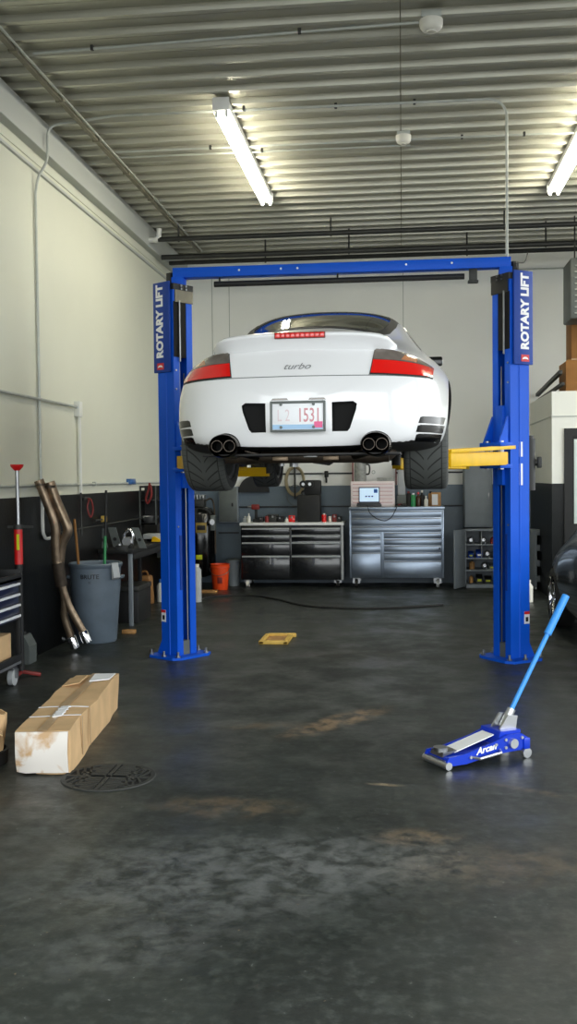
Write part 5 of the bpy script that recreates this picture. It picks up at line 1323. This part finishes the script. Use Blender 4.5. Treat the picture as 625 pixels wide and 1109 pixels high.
for sx in (-HX+.02, HX-.02):
    for sy in (-HY, HY): MB().box(sx-.02, sx+.02, sy-.02, sy+.02, .14, cz1-.06, .004).build('corner_post', 'black', ct)
MB().box(-HX, HX, -HY, HY, .17, .20, .004).box(HX-.01, HX+.01, -HY, HY, .17, .25, .003).build('bottom_shelf', 'black', ct)
MB().box(HX+.008, HX+.014, -HY+.02, HY-.04, .175, .195).build('shelf_edge', 'alu', ct)
for sx in (-1, 1):
    for sy in (-1, 1):
        w_ = MB().cyl((sx*(HX-.05)-.02, sy*(HY-.07), .065), (sx*(HX-.05)+.02, sy*(HY-.07), .065), .065, seg=20).build('caster', 'greybox', ct)
        MB().box(sx*(HX-.05)-.03, sx*(HX-.05)+.03, sy*(HY-.07)-.04, sy*(HY-.07)+.04, .13, .15, .003).bar((sx*(HX-.05)+.028, sy*(HY-.07), .14), (sx*(HX-.05)+.028, sy*(HY-.07), .06), .05, .005).build('caster_fork', 'steel', w_)
carton('cardboard_box', 'tan cardboard box on the bottom shelf of the blue tool cart', (ct.location.x-.13, 7.30, .2), .26, .42, .23, 'card')
t = thing('spray_bottle', 'small clear plastic bottle standing in the top tray of the blue tool cart', 'bottle', (ct.location.x+.05, 7.55, cz1-.06))
MB().lathe([(0, 0), (.03, 0), (.032, .08), (.012, .1), (.012, .13), (0, .13)], seg=14).build('bottle_body', 'greybox', t); MB().box(-.03, .015, -.01, .01, .13, .155, .003).build('spray_head', 'black', t)
# grey jug behind the cart
q = at(30, 722, Z=0)
gj = thing('oil_jug', 'grey plastic jug with a sloped shoulder on the floor behind the blue cart', 'jug', (at(30, 722, Y=8.75).x, 8.75, 0))
hj = at(30, 687, Y=8.75).z
MB().prism([(-.05, 0), (.05, 0), (.052, hj*.62), (-.0, hj), (-.05, hj)], -.09, .09, 'y').build('jug_body', 'greyplate', gj, 0)
MB().cyl((-.025, 0, hj), (-.025, 0, hj+.03), .02, seg=12).build('cap', 'black', gj)
q = at(62, 697, Z=0)
tag(MB().tube(smoothpts([(q.x, q.y+.1, .26), (q.x-.02, q.y+.02, .2), (q.x, q.y, .08), (q.x+.06, q.y+.04, .03)], 5), .022, 8).build('bent_bracket', 'steel'), 'small bright bent metal bracket standing on the dark floor left of the exhaust tips', 'bracket')

# ---------------- workbench along the left wall, between the bin and the left column
BX0, BX1, BY0, BY1 = XL+.02, at(146, 680, Y=11.0).x, 10.97, 14.3
BZ = at(150, 594, X=-2.95).z
def YB_(px, x=-2.99): return at(px, 590, X=x).y
wb = thing('workbench', 'dark cluttered workbench along the left wall behind the trash bin', 'workbench', ((BX0+BX1)/2, (BY0+BY1)/2, 0))
HX, HY = (BX1-BX0)/2, (BY1-BY0)/2
MB().box(-HX, HX, -HY, HY, BZ-.05, BZ, .005).build('worktop', 'black', wb)
for sx in (-HX+.04, HX-.04):
    for sy in (-HY+.04, 0, HY-.04): MB().box(sx-.022, sx+.022, sy-.022, sy+.022, 0, BZ-.05, .004).build('leg', ('locker' if sx > 0 and sy < 0 else 'black'), wb)
MB().box(HX-.36, HX-.005, .9, 1.5, BZ-.30, BZ-.05, .004).build('drawer_box', 'greyplate', wb)
MB().box(HX-.03, HX, -HY+.06, HY-.06, BZ-.12, BZ-.05, .003).build('apron', 'black', wb)
def leanplate(name, label, px0, px1, py0, Y, m, skew, cat='panel'):
    a, b = at(px0, py0, Y=Y), at(px1, py0, Y=Y); w_, h_ = b.x-a.x, a.z-BZ
    t = thing(name, label, cat, (a.x, Y, BZ)); q = Matrix.Rotation(-.12, 4, 'X')
    MB().prism([(skew, 0), (w_+skew, 0), (w_, h_), (0, h_)], 0, .018, 'y', q).build('sheet', m, t, 0)
    MB().cyl((w_*.5+skew*.6, -.012, h_*.4), (w_*.5+skew*.6, .0, h_*.4), min(w_, h_)*.22, seg=20, M4=q).build('round_recess', 'black', t)
    return t
leanplate('metal_panel', 'grey leaning panel with a round dark recess, nearest the exhaust on the bench', 102, 111, 572, 11.2, 'greyplate', .06)
leanplate('metal_panel', 'second grey leaning panel with a round dark recess on the bench', 116, 124.5, 571, 11.35, 'greyplate', .07)
t = leanplate('metal_panel', 'grey leaning sheet on the bench beside the bright metal clamp', 141.5, 149, 571.5, YB_(145, -3.02), 'greyplate', .10)
yc_ = YB_(140, -3.10); cl_ = at(140, 590, Y=yc_)
t = thing('bench_clamp', 'bright polished metal clamp on the bench edge in front of a grey sheet', 'clamp', (cl_.x, yc_, BZ))
MB().box(-.05, .04, -.04, .04, 0, .05, .008).build('base', 'iron', t); MB().cyl((-.02, -.05, .07), (-.02, .05, .07), .05, seg=18).build('wheel', 'alu', t)
MB().tube(smoothpts([(-.06, 0, .08), (-.05, 0, .16), (.0, 0, .20), (.04, 0, .15), (.03, 0, .05)], 4), .022, 10).build('guard', 'chrome', t)
c = at(91, 580, Y=11.4)
t = thing('plastic_tub', 'pale grey square tub on the bench behind the wooden broom handle', 'tub', (c.x, 11.4, BZ))
hq = at(91, 572, Y=11.4).z-BZ
MB().box(-.07, .07, -.08, .08, 0, hq, .012).build('tub_body', 'greybox', t); MB().box(-.075, .075, -.085, .085, hq, hq+.02, .006).build('lid', 'bluevalve', t); MB().box(.02, .06, -.086, -.078, hq*.3, hq*.7).build('tub_label', 'bindark', t)
t = thing('wall_hook_bar', 'dark hooks and a coiled strap on the black band above the bench', 'hook', (XL+.03, at(95, 540, X=XL+.03).y, at(95, 540, X=XL+.03).z))
MB().box(-.02, .0, -.1, .1, -.02, .02, .004).build('hook_plate', 'iron', t); MB().tube(smoothpts([(0, 0, 0), (.04, 0, -.02), (.05, .02, -.12), (.03, 0, -.2), (.0, -.02, -.1), (.02, 0, 0)], 5), .010, 6).build('strap_loop', 'darkred', t)
c = at(108, 563, X=XL+.04)
t = thing('bar_clamp', 'small bar clamp with a brass jaw hanging on the dark left wall', 'clamp', (XL+.03, c.y, c.z))
MB().box(-.01, .015, -.16, .16, -.01, .01, .002).build('bar', 'iron', t); MB().box(-.01, .05, .10, .16, -.03, .04, .006).build('jaw', 'woodyellow', t)
# black rack on the wall with cables and a bowl
ra, rb = at(151, 568, Y=12.9), at(169.5, 526, Y=12.9)
t = thing('drying_rack', 'open black metal rack with a red cable on the wall above the bench', 'rack', (ra.x, 12.9, ra.z)); w_, h_ = rb.x-ra.x, rb.z-ra.z
MB().box(0, .025, 0, .03, 0, h_).box(w_-.025, w_, 0, .03, 0, h_).box(0, w_, 0, .03, h_-.025, h_).box(0, w_, 0, .03, 0, .02).box(0, w_, .26, .28, 0, h_).build('frame', 'black', t, 0)
for zz in (0, .6): MB().box(0, w_, .0, .28, h_*zz, h_*(zz+.03)).build('rack_shelf', 'black', t, 0)
MB().bar((.012, -.005, 0), (.012, -.005, h_), .012, .01).bar((w_-.012, -.005, 0), (w_-.012, -.005, h_), .012, .01).build('edge_strip', 'greyplate', t)
MB().box(-.02, .02, .02, .26, -(ra.z-BZ), 0, .003).box(w_-.02, w_+.02, .02, .26, -(ra.z-BZ), 0, .003).build('rack_leg', 'black', t)
c = at(161, 560, Y=12.85)
o = tag(MB().lathe([(0, 0), (.06, .0), (.10, .05), (.115, .09), (.11, .09), (.095, .05), (.055, .01), (0, .01)], seg=28).build('steel_bowl', 'alu', None, 50, (ra.x+w_*.5, 12.99, ra.z+h_*.03)), 'shiny steel bowl standing in the bottom of the black rack', 'bowl')
tag(MB().tube(smoothpts([at(162, 523, Y=12.86), at(161, 530, Y=12.87), at(158, 540, Y=12.87), at(160, 545, Y=12.87), at(164, 536, Y=12.87), at(163, 525, Y=12.86)], 5), .014, 8).build('red_cable', 'darkred'), 'dark red cable looped over the top of the black rack', 'cable')
# boxes near the column on the bench
ys_ = YB_(167, -3.05); a, b = at(157, 583, Y=ys_), at(176, 578, Y=ys_)
t = thing('steel_shelf', 'small pale steel shelf on the bench just left of the blue column', 'shelf', ((a.x+b.x)/2, ys_, BZ)); w_ = b.x-a.x
MB().box(-w_/2, w_/2, -.1, .15, b.z-BZ-.06, b.z-BZ, .005).build('shelf_top', 'greybox', t); MB().box(-w_/2, w_/2, .1, .14, 0, b.z-BZ-.06, .003).build('back_support', 'black', t)
yw_ = YB_(170, -2.99); c = at(170, 592, Y=yw_)
yt = thing('yellow_chock', 'yellow wedge standing on the bench edge beside the blue column', 'wedge', (c.x, yw_, BZ))
hy_ = at(170, 581, Y=yw_).z-BZ
MB().prism([(-.06, 0), (.08, 0), (.06, hy_*.35), (-.02, hy_), (-.045, hy_*.95)], -.04, .04, 'y').build('wedge_body', 'yellow', yt, 0); MB().box(-.06, .08, -.045, .045, 0, .012, .002).build('rubber_base', 'rubber', yt)
yq_ = YB_(132, -3.0); c = at(132, 593, Y=yq_)
t = thing('socket_box', 'small dark box on the bench left of the bright metal clamp', 'box', (c.x, yq_, BZ)); MB().box(-.06, .06, -.05, .05, 0, .07, .008).build('case', 'iron', t); MB().cyl((-.02, -.03, .07), (-.02, -.03, .09), .025, seg=14).build('dial', 'steel', t)
# below the bench
c = at(157, 656, Y=11.0)
tb_ = thing('leather_bag', 'tan leather bag slumped on the floor under the far end of the workbench', 'bag', (at(157, 655, Z=0).x, at(157, 655, Z=0).y, 0))
zt_, zb2 = at(157, 623, Y=tb_.location.y).z, 0
mb = MB(); mb.box(-.095, .095, -.11, .11, .0, zt_, .03, None, 3)
for v in mb.bm.verts:
    k = v.co.z/zt_; v.co.x *= 1-.25*abs(k-.45); v.co.y *= 1-.5*k*k; v.co.x += .02*math.sin(v.co.z*18+v.co.y*12)
mb.build('bag_body', 'tan', tb_, 60)
MB().tube(smoothpts([(-.05, 0, zt_*.95), (-.03, 0, zt_*1.12), (.03, 0, zt_*1.12), (.05, 0, zt_*.95)], 4), .012, 8).build('handle', 'carddark', tb_)
MB().box(-.08, .08, -.09, -.06, zt_*.6, zt_*.9, .01).build('bag_flap', 'carddark', tb_)
c = at(174.5, 652, Y=11.05)
wt = thing('white_jug', 'white plastic bottle on the floor just left of the blue column', 'bottle', (at(173.8, 650, Y=13.2).x, 13.2, 0))
hw_ = at(174, 627, Y=13.2).z
MB().lathe([(0, 0), (.045, 0), (.048, hw_*.7), (.02, hw_*.85), (0, hw_*.85)], seg=18).build('bottle_body', 'plastic_white', wt); MB().lathe([(0, hw_*.83), (.022, hw_*.83), (.022, hw_), (0, hw_)], seg=14).build('cap', 'bluevalve', wt)
for i, (x, y_, w_, d_, h_, m, lb_) in enumerate(((-3.17, 11.5, .36, .6, .42, 'black', 'black lidded box on the floor under the workbench, behind the trash bin'),)):
    t = thing('storage_box', lb_, 'box', (x, y_, 0)); MB().box(-w_/2, w_/2, -d_/2, d_/2, 0, h_-.06, .01).build('box_body', m, t); MB().box(-w_/2-.008, w_/2+.008, -d_/2-.008, d_/2+.008, h_-.06, h_, .01).build('lid', 'iron', t)
t = thing('plank', 'short light wood plank lying on the floor beyond the trash bin', 'plank', (at(138, 690, Z=0).x-.05, at(138, 690, Z=0).y+.25, 0)); o = MB().box(-.07, .07, -.04, .04, 0, .04, .004).build('plank_body', 'wood', t)
# ---------------------------------------------------------------- light
w = bpy.data.worlds.new('world'); S.world = w; w.use_nodes = True
nt = w.node_tree; bg = nt.nodes['Background']
bg.inputs['Color'].default_value = (.945, .99, 1.0, 1); bg.inputs['Strength'].default_value = 4.2
sun = bpy.data.lights.new('sun', 'SUN'); sun.energy = 3.0; sun.angle = .02; sun.color = (1, .96, .88)
so_ = bpy.data.objects.new('sun', sun); COL.objects.link(so_); so_.rotation_euler = (math.radians(-38), math.radians(-14), 0)
pt = bpy.data.lights.new('door_portal', 'AREA'); pt.shape = 'RECTANGLE'; pt.size = 8.1; pt.size_y = 4.6; pt.cycles.is_portal = True
po = bpy.data.objects.new('door_portal', pt); COL.objects.link(po); po.location = (1.05, YF-.05, 2.3); po.rotation_euler = (PI/2, 0, 0)
p2_ = bpy.data.lights.new('added_opening_portal', 'AREA'); p2_.shape = 'RECTANGLE'; p2_.size = 12.1; p2_.size_y = 4.6; p2_.cycles.is_portal = True  # samples sky light through the openings added in the right wall
po2 = bpy.data.objects.new('added_opening_portal', p2_); COL.objects.link(po2); po2.location = (XR+.05, 7.25, 2.3); po2.rotation_euler = (PI/2, 0, PI/2)
S.view_settings.view_transform = 'Standard'; S.view_settings.look = 'None'; S.view_settings.gamma = 1; S.view_settings.exposure = 0.13
S.view_settings.use_curve_mapping = False
S.cycles.use_denoising = True; S.cycles.max_bounces = 10; S.cycles.diffuse_bounces = 6; S.cycles.glossy_bounces = 4; S.cycles.sample_clamp_indirect = 6
S.cycles.caustics_reflective = False; S.cycles.caustics_refractive = False
